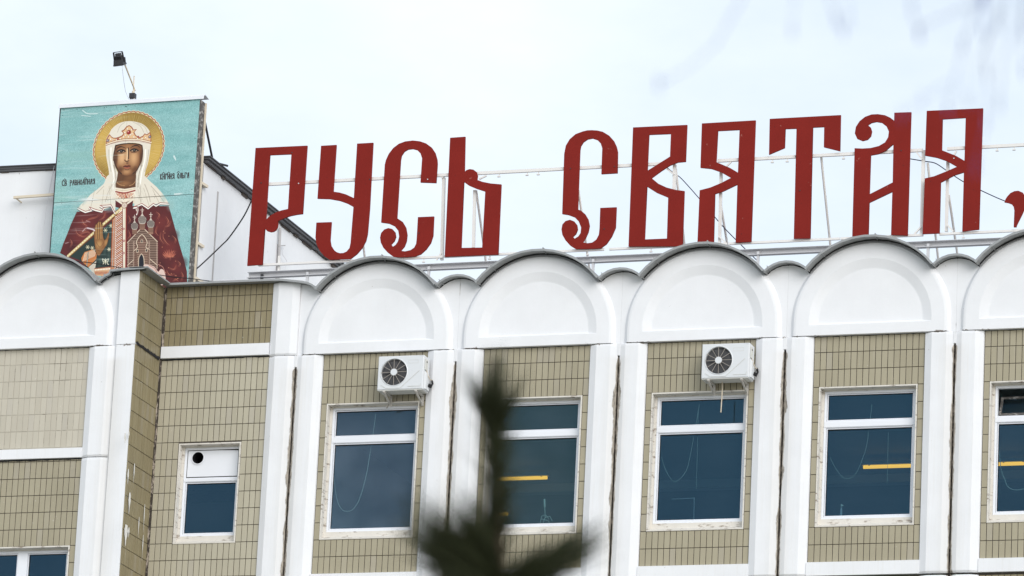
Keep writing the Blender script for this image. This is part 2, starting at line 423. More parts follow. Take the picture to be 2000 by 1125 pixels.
def upper_panel(mb, x0, y0):
    """arched head of a bay: plate, proud disc, sunk lunette. x0,y0 = bay origin"""
    n = 48; cx = x0 + CX; zb = 25.432
    def P(pts, y): return [(x, y0+y, z) for x, z in pts]
    def legs(r, zbot): return [(cx-r, zbot)] + arc(cx, ZC, r, PI, 0, n) + [(cx+r, zbot)]
    o0, o1, o1b = legs(R0, zb), legs(R1+0.02, zb), legs(R1-0.02, zb)
    o2 = legs(R2, 25.615); o2b = legs(R2-0.02, 25.622); o3 = legs(R3+0.02, 25.645); o4 = legs(R3, 25.655)
    seq = [P(o0, BACK+0.004), P(o1, FACE+0.010), P(o1b, FACE), P(o2, FACE), P(o2b, FACE+0.006), P(o3, -0.046), P(o4, -0.042)]
    N = n+3
    for a, b in zip(seq[:-1], seq[1:]):
        mb.add(a+b, [(i, i+1, N+i+1, N+i) for i in range(N-1)], 0, False)
    # below the lunette
    for a, b in zip(seq[2:-1], seq[3:]):
        mb.add([a[0], a[-1], b[-1], b[0]], [(0, 1, 2, 3)])
    mb.add(seq[-1], [tuple(range(N))])
    # soffit of the disc and chamfer to it
    e = [(cx-R0, y0+BACK, zb), (cx-R1, y0+FACE, zb), (cx+R1, y0+FACE, zb), (cx+R0, y0+BACK, zb),
         (cx+R0, y0+0.03, zb+0.004), (cx-R0, y0+0.03, zb+0.004)]
    mb.add(e, [(0, 5, 4, 3, 2, 1)])
    # plate with wavy head
    g = 0.008
    jl, jr = cx-1.5, cx+1.5
    a_end = math.asin((0.39-0.0)/SR)
    left = [(jl + SR*math.sin(t), SZC + SR*math.cos(t)) for t in [a_end*i/8 for i in range(9)]]
    left[0] = (jl+g, left[0][1])
    right = [(jr - (x-jl), z) for x, z in left][::-1]
    ac = math.acos(VX/R0)
    top = left + arc(cx, ZC, R0, PI-ac, ac, 30)[1:-1] + right
    poly = [(jr-g, zb), ] + top[::-1] + [(jl+g, zb)]
    mb.prism([(x, z) for x, z in poly][::-1], y0+BACK, y0+0.26)
    return top

def pier(mb, x0, x1, y0, zb, zt, tile_left, tile_right):
    """half pier between joint and tile field, bevelled both sides (clockwise from left)"""
    prof = []
    if tile_left:  prof += [(x0+0.003, 0.012), (x0+0.008, -0.032), (x0+0.135, FACE)]
    else:          prof += [(x0+0.018, 0.03), (x0+0.018, -0.050), (x0+0.125, FACE)]
    if tile_right: prof += [(x1-0.150, FACE), (x1-0.012, -0.032), (x1-0.004, 0.012)]
    else:          prof += [(x1-0.145, FACE), (x1-0.018, -0.050), (x1-0.018, 0.03)]
    n = len(prof)
    zs = [zb, zb+0.03, zt-0.05, zt-0.012, zt]; ins = [0.02, 0, 0, 0.006, 0.022]
    vs = []
    for z, i in zip(zs, ins):
        for x, y in prof: vs.append((x, y0 + min(y+i, 0.03), z))
    fs = []
    for k in range(len(zs)-1):
        for i in range(n-1): fs.append((k*n+i, k*n+i+1, (k+1)*n+i+1, (k+1)*n+i))
    fs.append(tuple(range(n-1, -1, -1))); fs.append(tuple(range((len(zs)-1)*n, len(zs)*n)))
    mb.add(vs, fs)

def wall_core(mb, x0, x1, zb, zt, y0, op, mi=1):
    """backing slab, dark grout face, with an opening op=(x0,z0,x1,z1)"""
    ya, yb = y0+0.0075, y0+0.26
    if op is None: mb.box((x0, ya, zb), (x1, yb, zt), mi); return
    a, c, b, d = op
    mb.box((x0, ya, zb), (a, yb, zt), mi); mb.box((b, ya, zb), (x1, yb, zt), mi)
    mb.box((a, ya, zb), (b, yb, c), mi); mb.box((a, ya, d), (b, yb, zt), mi)

# --- coping strips (sheet metal capping)
def coping_strip(path, yf, yb, name='coping', th=0.022, seam=(), wall=None):
    mb = MB(); n = len(path); P = [Vector((p[0], 0, p[1])) for p in path]
    vs = []
    for i, p in enumerate(P):
        d = (P[min(i+1, n-1)] - P[max(i-1, 0)]).normalized(); nn = Vector((-d.z, 0, d.x))
        if nn.z < 0: nn = -nn
        for y, o in ((yf, -0.016), (yf, th), (yb, th), (yb, 0), (yf+0.012, 0), (yf+0.012, -0.016)):
            q = p + nn*o; vs.append((q.x, y, q.z))
    fs = []
    for i in range(n-1):
        for k in range(6):
            j = (k+1) % 6; fs.append((i*6+k, i*6+j, (i+1)*6+j, (i+1)*6+k))
    fs.append((0, 1, 2, 3, 4, 5)); fs.append(tuple(range((n-1)*6+5, (n-1)*6-1, -1)))
    mb.add(vs, fs)
    if wall is not None:
        sl = MB(); vs = []  # black strip along the wall top, built in as the shadow under the coping
        for i, p in enumerate(P):
            d = (P[min(i+1, n-1)] - P[max(i-1, 0)]).normalized(); nn = Vector((-d.z, 0, d.x))
            if nn.z < 0: nn = -nn
            for o in (0.0, -0.012-random.uniform(0, 0.008)):
                q = p + nn*o; vs += [(q.x, wall-0.006, q.z), (q.x, wall+0.02, q.z)]
        sl.add(vs, [f for i in range(n-1) for f in ((i*4, i*4+2, i*4+6, i*4+4), (i*4+2, i*4+3, i*4+7, i*4+6))])
        sl.build('coping_shade_strip', GASKET, bld)
    for t in seam:
        i = min(n-2, int(t*(n-1))); p = P[i]; d = (P[i+1]-P[i]).normalized(); nn = Vector((-d.z, 0, d.x))
        if nn.z < 0: nn = -nn
        a, b = p - d*0.006, p + d*0.006
        pts = [a-nn*0.018, b-nn*0.018, b+nn*0.045, a+nn*0.045]
        mb.add([(q.x, yf-0.004, q.z) for q in pts]+[(q.x, yb, q.z) for q in pts],
               [(0,1,2,3),(7,6,5,4),(0,4,5,1),(1,5,6,2),(2,6,7,3),(3,7,4,0)])
    return mb.build(name, COPING, bld)

def small_arch_path(xj, side=0, ext=0.0):
    """arch over joint xj; side -1 only left half, +1 only right half"""
    a = math.asin(0.40/SR)
    ts = np.linspace(-a if side <= 0 else 0, a if side >= 0 else 0, 9 if side == 0 else 6)
    return [(xj + SR*math.sin(t), SZC + SR*math.cos(t) + 0.004) for t in ts]
def big_arch_path(x0):
    ac = math.acos((VX+0.012)/R0)
    return [(x, z+0.004) for x, z in arc(x0+CX, ZC, R0, PI-ac, ac, 13)]

# --- windows -------------------------------------------------------------
def window(x0, z0, x1, z1, y0, transom=None, mull=None, kind='tall', open_top=False, pane=GLASS):
    """x0..x1,z0..z1 = opening in the tiled wall. returns the window part with its sub-parts"""
    rv = MB()   # frame: outer members
    yf = y0+0.15
    fx0, fx1, fz0, fz1 = x0+0.060, x1-0.052, z0+0.163, z1-0.040
    fw = 0.046
    rv.ring_rect((fx0, fz0, fx1, fz1), (fx0+fw, fz0+fw, fx1-fw, fz1-fw), yf, yf+0.07)
    # raised outer fillet
    rv.ring_rect((fx0+0.006, fz0+0.006, fx1-0.006, fz1-0.006), (fx0+0.018, fz0+0.018, fx1-0.018, fz1-0.018), yf-0.006, yf+0.003)
    cells = []
    if transom:
        zt0, zt1 = transom
        rv.box((fx0+fw+0.001, yf+0.002, zt0), (fx1-fw-0.001, yf+0.07, zt1))
        rv.box((fx0+0.01, yf-0.010, zt0+0.012), (fx1-0.01, yf+0.004, zt1-0.02))
        cells = [(fx0+fw, fz0+fw, fx1-fw, zt0), (fx0+fw, zt1, fx1-fw, fz1-fw)]
    elif mull:
        xm0, xm1 = mull
        rv.box((xm0, yf-0.006, fz0+fw+0.001), (xm1, yf+0.07, fz1-fw-0.001))
        cells = [(fx0+fw, fz0+fw, xm0, fz1-fw), (xm1, fz0+fw, fx1-fw, fz1-fw)]
    w = rv.build('window', FRAME, bld)
    # plaster reveal and proud lip round the opening
    r = MB()
    r.ring_rect((x0, z0, x1, z1), (x0+0.024, z0+0.024, x1-0.024, z1-0.024), y0-0.014, y0+0.135)
    r.build('reveal', REVEAL, w)
    s = MB(); ih = 0.024
    s.ring_rect((x0+ih-0.002, z0+ih+0.020, x1-ih+0.002, z1-ih+0.002), (fx0+0.004, fz0+0.004, fx1-0.004, fz1-0.004), y0+0.128, y0+0.20)
    s.build('wooden_subframe', REVEAL, w)
    k = MB(); k.add([(x0+0.03, y0+0.02, z0+0.028), (x1-0.03, y0+0.02, z0+0.028), (x1-0.03, y0+0.14, z0+0.085), (x0+0.03, y0+0.14, z0+0.085),
                     (x0+0.03, y0+0.02, z0+0.024), (x1-0.03, y0+0.02, z0+0.024), (x1-0.03, y0+0.14, z0+0.060), (x0+0.03, y0+0.14, z0+0.060)],
                    [(0,1,2,3),(7,6,5,4),(0,4,5,1),(1,5,6,2),(2,6,7,3),(3,7,4,0)])
    k.build('sill', REVEAL, w)
    q = MB(); q.box((x0+0.026, y0+0.119, z0+0.027), (x1-0.026, y0+0.127, z0+0.058)); q.build('sill_gap', GASKET, w)
    b = MB()
    for i in range(7):
        xx = fx0 + (fx1-fx0)*(i+0.5)/7
        b.box((xx-0.010, yf-0.005, fz0-0.012), (xx+0.010, yf+0.002, fz0-0.003))
    b.build('drain_slots', GASKET, w)
    for ci, (a, c, bb, d) in enumerate(cells):
        if kind == 'vent' and ci == 1: continue
        if open_top and ci == 1: continue
        gk = MB(); gk.ring_rect((a, c, bb, d), (a+0.006, c+0.006, bb-0.006, d-0.006), yf+0.030, yf+0.05); gk.build('gasket', GASKET, w)
        sa = MB(); sa.ring_rect((a+0.006, c+0.004, bb-0.006, d-0.006), (a+0.020, c+0.022, bb-0.022, d-0.020), yf+0.012, yf+0.06); sa.build('sash', FRAME, w)
        g2 = MB(); g2.ring_rect((a+0.019, c+0.021, bb-0.021, d-0.019), (a+0.027, c+0.027, bb-0.029, d-0.033), yf+0.036, yf+0.05); g2.build('gasket', GASKET, w)
        p = MB(); tx, tz = random.uniform(-.006, .006), random.uniform(-.005, .005)      # no two panes hang quite alike
        p.add([(a+0.018, yf+0.048, c+0.020), (bb-0.020, yf+0.048+tx, c+0.020), (bb-0.020, yf+0.048+tx+tz, d-0.018), (a+0.018, yf+0.048+tz, d-0.018)], [(0, 1, 2, 3)]); p.build('pane', pane, w)
    return w, cells, yf

OPEN = (0.109, Z1-10*RH+0.0, 1.845, Z1-2*RH)   # tall window opening in bay coordinates (x0,z0,x1,z1)

def main_bay(k):
    x0 = k*BAY; y0 = 0.0
    mb = MB()
    upper_panel(mb, x0, y0)
    pier(mb, x0+CX-1.5, x0, y0, 21.205, 25.424, False, True)
    pier(mb, x0+1.955, x0+CX+1.5, y0, 21.205, 25.424, True, False)
    # sill band under the tiles
    mb.add([(x0-0.01, -0.010, PBOT+0.004), (x0+1.965, -0.010, PBOT+0.004), (x0+1.965, -0.050, PBOT-0.012), (x0-0.01, -0.050, PBOT-0.012),
            (x0-0.01, -0.050, 21.205), (x0+1.965, -0.050, 21.205), (x0+1.965, 0.03, 21.205), (x0-0.01, 0.03, 21.205), (x0-0.01, 0.03, PBOT+0.004), (x0+1.965, 0.03, PBOT+0.004)],
           [(0,3,2,1),(3,4,5,2),(4,7,6,5),(0,1,9,8),(7,8,9,6),(0,8,7,4,3),(1,2,5,6,9)])
    op = (x0+OPEN[0], OPEN[1], x0+OPEN[2], OPEN[3])
    wall_core(mb, x0+CX-1.5+0.004, x0+CX+1.5-0.004, 21.21, 25.43, 0.0, op)
    p = mb.build('arched_panel', [PLASTER, GROUT], bld)
    for r in range(13):
        for c in range(18):
            if 3 <= r <= 10 and 1 <= c <= 16: continue
            want_tile((x0+(c+0.5)*TW, 0.0, PTOP-(r+0.5)*RH), TW, RH, p, TILE)
    window(*op, 0.0, transom=(23.838, 23.958), open_top=(k == 4), pane={0: GLASS_CLOUD_REFL, 1: GLASS_TEAL_REFL}.get(k, GLASS))
    return p

for k in range(0, 6): main_bay(k)

# --- hopper sash tilted inwards in the fifth tall window
def open_hopper():
    x0, x1 = 12+0.222, 12+1.735; z0, z1 = 23.975, 24.375
    mb = MB()
    mb.ring_rect((x0, 0, x1, z1-z0), (x0+0.04, 0.045, x1-0.04, z1-z0-0.04), -0.02, 0.02)
    a = math.radians(24)
    mb.v = [(x, 0.235 + y*math.cos(a) + z*math.sin(a), z0 + z*math.cos(a) - y*math.sin(a)) for x, y, z in mb.v]
    par = [o for o in bld.children if o.name.startswith('window')][-2]
    o = mb.build('open_sash', EDGE, par, label='inward tilted upper sash')
    pp = MB(); pp.add([(x0+0.035, 0, 0.04), (x1-0.035, 0, 0.04), (x1-0.035, 0, z1-z0-0.035), (x0+0.035, 0, z1-z0-0.035)], [(0, 1, 2, 3)])
    pp.v = [(x, 0.235 + y*math.cos(a) + z*math.sin(a), z0 + z*math.cos(a) - y*math.sin(a)) for x, y, z in pp.v]
    pp.build('pane', GLASS, par)
open_hopper()

# --- recessed tiled wall left of the first tall bay
XR0, XR1 = -3.125, -1.040
def recessed_wall():
    mb = MB()
    op = (XR1-15*TW+0.012, 22.050, XR1-4*TW, 23.885)
    wall_core(mb, XR0-0.3, XR1+0.02, 21.0, 26.80, 0.0, op)
    # white string course
    mb.add([(XR0+0.02, -0.006, 25.690), (XR1-0.003, -0.006, 25.690), (XR1-0.003, -0.065, 25.676), (XR0+0.02, -0.065, 25.676),
            (XR0+0.02, -0.065, 25.462), (XR1-0.003, -0.065, 25.462), (XR1-0.003, 0.02, 25.458), (XR0+0.02, 0.02, 25.458), (XR0+0.02, 0.02, 25.690), (XR1-0.003, 0.02, 25.690)],
           [(0,3,2,1),(3,4,5,2),(4,7,6,5),(0,1,9,8),(7,8,9,6),(0,8,7,4,3),(1,2,5,6,9)], 1-1)
    # corner pier of the main facade: lower and upper lengths
    pier(mb, XR1+0.001, CX-1.5, 0.0, 21.205, 25.424, True, False)
    pier(mb, XR1+0.001, CX-1.5+0.02, 0.0, 25.432, 26.785, True, False)
    p = mb.build('recessed_wall', [PLASTER, GROUT], bld)
    for r in range(14):
        for c in range(20):
            x = XR1-(c+0.5)*TW; z = PTOP-(r+0.5)*RH
            w = TW
            if x-TW/2 < XR0:
                w = x+TW/2-XR0
                if w < 0.02: continue
                x = XR0+w/2
            if 5 <= r <= 10 and 4 <= c <= 14: continue
            want_tile((x, 0.0, z), w, RH, p, TILE_CLEAN)
    for zt, zb in ((26.80, 26.594), (26.594, 26.286), (26.286, 25.978), (25.978, 25.690)):
        for c in range(20):
            x = XR1-(c+0.5)*TW; w = TW
            if x-TW/2 < XR0:
                w = x+TW/2-XR0
                if w < 0.02: continue
                x = XR0+w/2
            h = zt-zb
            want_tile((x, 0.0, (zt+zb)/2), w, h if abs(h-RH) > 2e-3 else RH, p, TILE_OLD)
    w, cells, yf = window(*op, 0.0, transom=(23.208, 23.290), kind='vent')
    a, c, b, d = cells[1]
    # blank white vent panel with a round duct mouth
    cxh, czh, rh = -2.345, 23.655, 0.107
    pn = MB(); n = 40
    ring = [(cxh+rh*math.cos(2*PI*i/n), czh+rh*math.sin(2*PI*i/n)) for i in range(n)]
    A, C, B, D = a+0.012, c+0.02, b-0.012, d-0.012
    outer = []
    for i in range(n):
        t = 2*PI*i/n; dx, dz = math.cos(t), math.sin(t)
        s = min(((B-cxh)/dx if dx > 1e-9 else (A-cxh)/dx if dx < -1e-9 else 1e9), ((D-czh)/dz if dz > 1e-9 else (C-czh)/dz if dz < -1e-9 else 1e9))
        outer.append((cxh+dx*s, czh+dz*s))
    yp = yf+0.012
    vs = [(x, yp, z) for x, z in ring]+[(x, yp, z) for x, z in outer]+[(x, yp+0.02, z) for x, z in ring]
    pn.add(vs, [(i, n+i, n+(i+1) % n, (i+1) % n) for i in range(n)] + [(i, (i+1) % n, 2*n+(i+1) % n, 2*n+i) for i in range(n)])
    for q in ((A, C), (B, C), (A, D), (B, D)):
        near = sorted(range(n), key=lambda i: (outer[i][0]-q[0])**2+(outer[i][1]-q[1])**2)[:2]
        pn.add([(q[0], yp, q[1])]+[(outer[i][0], yp, outer[i][1]) for i in near], [(0, 1, 2)])
    pn.build('vent_panel', FRAME, w)
    gk = MB(); gk.ring_rect((a, c, b, d), (A, C, B, D), yp+0.004, yp+0.02); gk.build('gasket', GASKET, w)
    du = MB(); nn = 32
    vs = []
    for rr, y in ((rh+0.018, yp-0.012), (rh, yp-0.014), (rh-0.003, yp+0.012), (rh-0.004, yp+0.35)):
        vs += [(cxh+rr*math.cos(2*PI*i/nn), y, czh+rr*math.sin(2*PI*i/nn)) for i in range(nn)]
    fs = []
    for q in range(3):
        for i in range(nn): j = (i+1) % nn; fs.append((q*nn+i, q*nn+j, (q+1)*nn+j, (q+1)*nn+i))
    du.add(vs, fs[:nn], 0); du.add(vs, fs[nn:]+[tuple(range(3*nn, 4*nn))], 1)
    du.build('vent_duct', [FRAME, GASKET], w)
recessed_wall()

# --- projecting wing on the left: same arched panel, pushed forward
YW = -1.10; KW = -2
def wing():
    x0 = KW*BAY
    mb = MB(); upper_panel(mb, x0, YW)
    pier(mb, x0+1.955, x0+CX+1.5, YW, 23.40, 25.424, True, False)
    pier(mb, x0+1.955, x0+CX+1.5, YW, 20.2, 23.385, True, False)
    pier(mb, x0+CX-1.5, x0, YW, 20.2, 25.424, False, True)
    # corner pier, plain flat
    mb.box((x0+CX+1.5+0.008, YW+BACK-0.05, 25.436), (-3.150, YW+0.2, 26.80)); mb.box((x0+CX+1.5+0.012, YW+FACE, 20.2), (-3.150, YW+0.2, 25.428))
    mb.prism([(x0+CX+1.5+0.006, 25.436), (-3.148, 25.436), (-3.148, 26.80), (x0+CX+1.5+0.006, 26.775)], YW+FACE-0.002, YW+0.18)
    # middle band
    zt, zb = 23.590, 23.400
    mb.add([(x0-0.01, YW-0.008, zt), (x0+1.962, YW-0.008, zt), (x0+1.962, YW-0.060, zt-0.014), (x0-0.01, YW-0.060, zt-0.014),
            (x0-0.01, YW-0.060, zb), (x0+1.962, YW-0.060, zb), (x0+1.962, YW+0.02, zb), (x0-0.01, YW+0.02, zb), (x0-0.01, YW+0.02, zt), (x0+1.962, YW+0.02, zt)],
           [(0,3,2,1),(3,4,5,2),(4,7,6,5),(0,1,9,8),(7,8,9,6),(0,8,7,4,3),(1,2,5,6,9)])
    mb.box((x0+0.001, YW+0.0022, 23.592), (x0+1.953, YW+0.0070, PTOP), 2)
    op = (x0+0.109, 19.95, x0+1.845, 21.812)
    wall_core(mb, x0+CX-1.5, -3.16, 19.5, 25.43, YW, op)
    p = mb.build('arched_panel', [PLASTER, GROUT, GROUT_PALE], bld)
    for r in range(7):
        for c in range(18):
            z1 = PTOP-r*RH; z0 = max(z1-RH, 23.590)
            if z1-z0 < 0.02: continue
            want_tile((x0+(c+0.5)*TW, YW, (z0+z1)/2), TW, z1-z0, p, TILE_PALE)
    zj = 23.353
    rows = [(23.400, zj)] + [(zj-i*RH, zj-(i+1)*RH) for i in range(8)]
    for z1, z0 in rows:
        for c in range(18):
            if (z0+z1)/2 < 21.812 and 1 <= c <= 16: continue
            want_tile((x0+(c+0.5)*TW, YW, (z0+z1)/2), TW, (z1-z0) if abs(z1-z0-RH) > 2e-3 else RH, p, TILE)
    window(*op, YW, mull=(x0+0.800, x0+0.985), kind='wing')
    # tiled return of the wing
    rt = MB(); rt.box((-3.40, YW+0.05, 19.5), (-3.144, 0.0, 26.80), 0)
    rp = rt.build('return_wall', [GROUT], bld)
    ys = np.linspace(YW+FACE+0.012, -0.012, 11)
    zz = [26.80, 26.594, 26.286, 25.978, 25.670, 25.47]
    z = 25.435
    rows = list(zip(zz[:-1], zz[1:]))
    rows.append((25.435, Z1)); rows += [(Z1-i*RH, Z1-(i+1)*RH) for i in range(14)]
    for z1, z0 in rows:
        for a, b in zip(ys[:-1], ys[1:]):
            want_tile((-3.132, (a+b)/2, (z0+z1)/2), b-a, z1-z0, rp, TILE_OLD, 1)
wing()

# --- lay the tiles: the largest 300 in the picture singly, the rest as one mass
def tile_mesh(w, h, t=0.016, g=0.0056):
    a, b = w/2-g, h/2-g; e = 0.0025
    mb = MB()
    mb.add([(-a,0.0,-b),(a,0.0,-b),(a,0.0,b),(-a,0.0,b),(-a+e,-t+0.014,-b+e),(a-e,-t+0.014,-b+e),(a-e,-t+0.014,b-e),(-a+e,-t+0.014,b-e),(-a,t,-b),(a,t,-b),(a,t,b),(-a,t,b)],
           [(4,5,6,7),(0,1,5,4),(1,2,6,5),(2,3,7,6),(3,0,4,7),(0,8,9,1),(1,9,10,2),(2,10,11,3),(3,11,8,0)])
    return mb
order = sorted(range(len(tiles)), key=lambda i: -(tiles[i][5] if tiles[i][7] else 0))
single = set(order[:300])
shared = {}
rest = MB(); RM = [TILE, TILE_PALE, TILE_OLD, TILE_CLEAN]
for i, (c, w, h, parent, mat, area, facing, full) in enumerate(tiles):
    dy = random.uniform(-0.0025, 0.0020); rx, rz, ry = (random.gauss(0, 0.006) for _ in range(3))
    ry *= 0.5; rx *= 0.8; rz *= 1.2
    if i in single:
        if mat.name not in shared: shared[mat.name] = tile_mesh(TW, RH).mesh('tile', mat)
        o = link_mesh('tile', shared[mat.name], parent, (c[0], c[1]+dy, c[2]))
        o.rotation_euler = (rx, ry, rz)
    else:
        tm = tile_mesh(w, h); R = Matrix.Rotation(rz + (PI/2 if facing else 0), 3, 'Z') @ Matrix.Rotation(rx, 3, 'X') @ Matrix.Rotation(ry, 3, 'Y')
        off = Vector((c[0]+(dy if facing else 0), c[1]+(0 if facing else dy), c[2]))
        rest.add([R @ Vector(v) + off for v in tm.v], tm.f, RM.index(mat))
rest.build('tile_cladding', RM, bld, kind='stuff')

# --- jagged black strips: shadow gap painted under each white band, seam on return
def shade_seam_strip(x0, x1, y0, z):
    mb = MB(); n = int((x1-x0)/0.05); top = []; bot = []
    for i in range(n+1):
        x = x0+(x1-x0)*i/n
        top.append((x, z+0.004+random.uniform(0, 0.004))); bot.append((x, z-0.020-random.uniform(0, 0.013)))
    vs = [(x, y0-0.006, q) for x, q in top]+[(x, y0-0.006, q) for x, q in bot]
    mb.add(vs, [(i, n+1+i, n+2+i, i+1) for i in range(n)])
    mb.build('shade_seam_strip', GASKET, bld)
for k in range(0, 6): shade_seam_strip(k*BAY+0.003, k*BAY+1.952, 0.0, 25.446)
shade_seam_strip(XR0+0.03, XR1-0.004, 0.0, 25.458)
shade_seam_strip(KW*BAY, KW*BAY+1.952, YW, 25.446); shade_seam_strip(KW*BAY, KW*BAY+1.952, YW, 23.398)
mb = MB(); n = 40; vs = []
for i in range(n+1):
    y = YW-0.075+(1.09)*i/n; vs += [(-3.115, y, 25.475+random.uniform(-.012, .02)), (-3.115, y, 25.438-random.uniform(0, .028))]
mb.add(vs, [(i*2, i*2+1, i*2+3, i*2+2) for i in range(n)]); mb.build('shade_seam_strip', GASKET, bld)
for u, v0, v1, w in ((245, 846, 868, .05), (252, 842, 856, .03), (251, 916, 946, .035), (263, 905, 943, .022), (254, 962, 1004, .05), (247, 1025, 1066, .085), (252, 1030, 1050, .03), (272, 1010, 1050, .018), (283, 985, 1040, .018), (280, 1045, 1095, .016)):
    a, b = at(u, v0, x=-3.112), at(u-.06*(v1-v0), v1, x=-3.112); n = 8; mb = MB(); vs = []
    for i in range(n+1):
        t = i/n; ww = w*(0.55+0.45*math.sin(PI*min(1, t*1.3)) if t < .6 else 0.9*(1-t)+.1)*random.uniform(.8, 1.15)
        vs += [(-3.112, a.y+(b.y-a.y)*t-ww, a.z+(b.z-a.z)*t), (-3.112, a.y+(b.y-a.y)*t+ww, a.z+(b.z-a.z)*t)]
    mb.add(vs, [(i*2, i*2+1, i*2+3, i*2+2) for i in range(n)]); mb.build('paint_run', RUNS, bld)
# --- joints between panels
def joint(x, y0, zb, zt, w=0.040):
    mb = MB(); n = 60; vs = []
    for i in range(n+1):
        z = zb+(zt-zb)*i/n
        j = random.uniform(-0.006, 0.006); b = random.uniform(-0.02, 0.012)
        vs += [(x-w/2+j*0.5, y0+0.0, z), (x-w*0.15+j, y0-0.030+b, z), (x+w*0.12+j, y0-0.012-b*0.5, z), (x+w/2+j*0.5, y0+0.0, z)]
    mb.add(vs, [(i*4+k, i*4+k+1, (i+1)*4+k+1, (i+1)*4+k) for i in range(n) for k in range(3)])
    mb.build('joint_seal', SEAL, bld)
for k in range(0, 7): joint(JOINT0+k*BAY, 0.0, 21.0, 25.21)
def upper_joint(x, y0, zb, zt):
    mb = MB(); mb.box((x-0.010, y0-0.0085, zb), (x+0.010, y0+0.1, zt-0.02)); mb.build('joint_mortar', PLASTER, bld)
for k in range(0, 7): upper_joint(JOINT0+k*BAY, 0.0, 25.44, SZC+SR)
upper_joint(JOINT0+KW*BAY+BAY, YW, 25.44, 26.75)
for k in range(0, 7):
    mb = MB(); mb.box((JOINT0+k*BAY-0.026, -0.060, 25.21), (JOINT0+k*BAY+0.026, 0.05, 25.428)); mb.build('joint_mortar', PLASTER, bld)

# --- corner crack between return and recessed wall (tar)
mb = MB(); mb.box((JOINT0-BAY-0.024, YW-0.055, 20.2), (JOINT0-BAY+0.024, YW+0.05, 25.428)); mb.build('joint_mortar', PLASTER, bld)
mb = MB(); n = 90; vs = []
for i in range(n+1):
    z = 19.6+(26.78-19.6)*i/n; j = random.uniform(-0.012, 0.012)
    vs += [(-3.139, -0.060+j, z), (-3.122+j*0.3, -0.030, z), (-3.098+j*0.5+(0.014 if z > 25.45 else 0), -0.004, z)]
mb.add(vs, [(i*3+k, i*3+k+1, (i+1)*3+k+1, (i+1)*3+k) for i in range(n) for k in range(2)])
mb.build('corner_seal', SEAL, bld)

# --- copings
for k in range(0, 6):
    coping_strip(big_arch_path(k*BAY), -0.320, 0.42, seam=(0.17, 0.55), wall=FACE)
for k in range(1, 7):
    coping_strip(small_arch_path(JOINT0+k*BAY), -0.205, 0.42, seam=(0.24,), wall=BACK)
path = [(x, 26.800) for x in np.linspace(-3.10, -1.05, 6)] + [(-0.85, 26.797)] + small_arch_path(JOINT0, 1)[1:]
coping_strip(path, -0.205, 0.42, seam=())
coping_strip(big_arch_path(KW*BAY), YW-0.320, YW+0.5, seam=(0.15, 0.50), wall=YW+FACE)
xj = JOINT0+KW*BAY+BAY
path = small_arch_path(xj, -1)[:4] + [(xj-0.16, 26.772), (xj+0.05, 26.790), (-3.02, 26.800)]
coping_strip(path, YW-0.205, YW+0.5, seam=(0.45,), wall=YW+FACE)
# coping over the return: a sheet jutting out to the right
mb = MB()
mb.add([(-3.30, YW-0.205, 26.802), (-2.955, YW-0.205, 26.802), (-2.955, -0.205, 26.802), (-3.30, -0.205, 26.802),
        (-3.30, YW-0.205, 26.826), (-2.955, YW-0.205, 26.826), (-2.955, -0.205, 26.826), (-3.30, -0.205, 26.826)],
       [(0,3,2,1),(4,5,6,7),(0,1,5,4),(1,2,6,5),(2,3,7,6),(3,0,4,7)])
mb.build('coping', COPING, bld)

# --- roof, side and lower walls, rooms behind the windows
mb = MB()
mb.box((-9.5, 0.30, 26.20), (17.5, 14.0, 26.42)); mb.box((-9.5, YW+0.27, 26.2), (-3.42, 0.295, 26.42))
mb.build('roof', CONC, bld)
mb = MB()
mb.box((-3.13, 0.016, 0), (17.5, 0.25, 20.9), 0); mb.box((17.30, 0.262, 0), (17.5, 14, 26.2), 0)
mb.box((-9.5, YW+0.016, 0), (-3.15, YW+0.25, 19.45), 0); mb.box((-9.5, YW+0.262, 0), (-9.3, 14, 26.2), 0)
mb.box((-9.29, 13.8, 0), (17.29, 14, 26.2), 0); mb.box((-3.40, YW+0.262, 0), (-3.15, 0.01, 19.45), 0)
mb.box((-9.5, YW+FACE, 19.46), (-7.53, YW+0.25, 26.1), 0)
mb.build('wall', PLASTER_ROOF, bld)
for k in range(0, 6):        # heads of the storey below
    mb = MB(); x0 = k*BAY
    pier(mb, x0+CX-1.5, x0, 0.0, 17.5, 21.165, False, True); pier(mb, x0+1.955, x0+CX+1.5, 0.0, 17.5, 21.165, True, False)
    mb.box((x0+CX-1.496, 0.014, 17.5), (x0+CX+1.496, 0.25, 21.2), 1)
    for r in range(3):
        for c in range(18):
            tm = tile_mesh(TW, RH)
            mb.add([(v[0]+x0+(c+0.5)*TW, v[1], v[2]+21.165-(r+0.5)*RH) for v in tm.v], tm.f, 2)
    mb.build('lower_panel', [PLASTER, GROUT, TILE_OLD], bld)
mb = MB()    # ceiling, back wall, floor, cross beams of the office behind
mb.box((-3.1, 0.27, 24.62), (17.29, 11.0, 24.70)); mb.box((-3.1, 11.0, 21.3), (17.29, 11.1, 24.62)); mb.box((-3.1, 0.27, 21.2), (17.29, 11.1, 21.30))
for x in (-0.62, 13.4): mb.box((x, 0.27, 21.31), (x+0.12, 10.9, 24.61))
for y in (2.6, 6.6): mb.box((-3.0, y, 24.45), (17.2, y+0.25, 24.61), 1)
mb.build('office_room', [ROOM, ROOMD], bld)

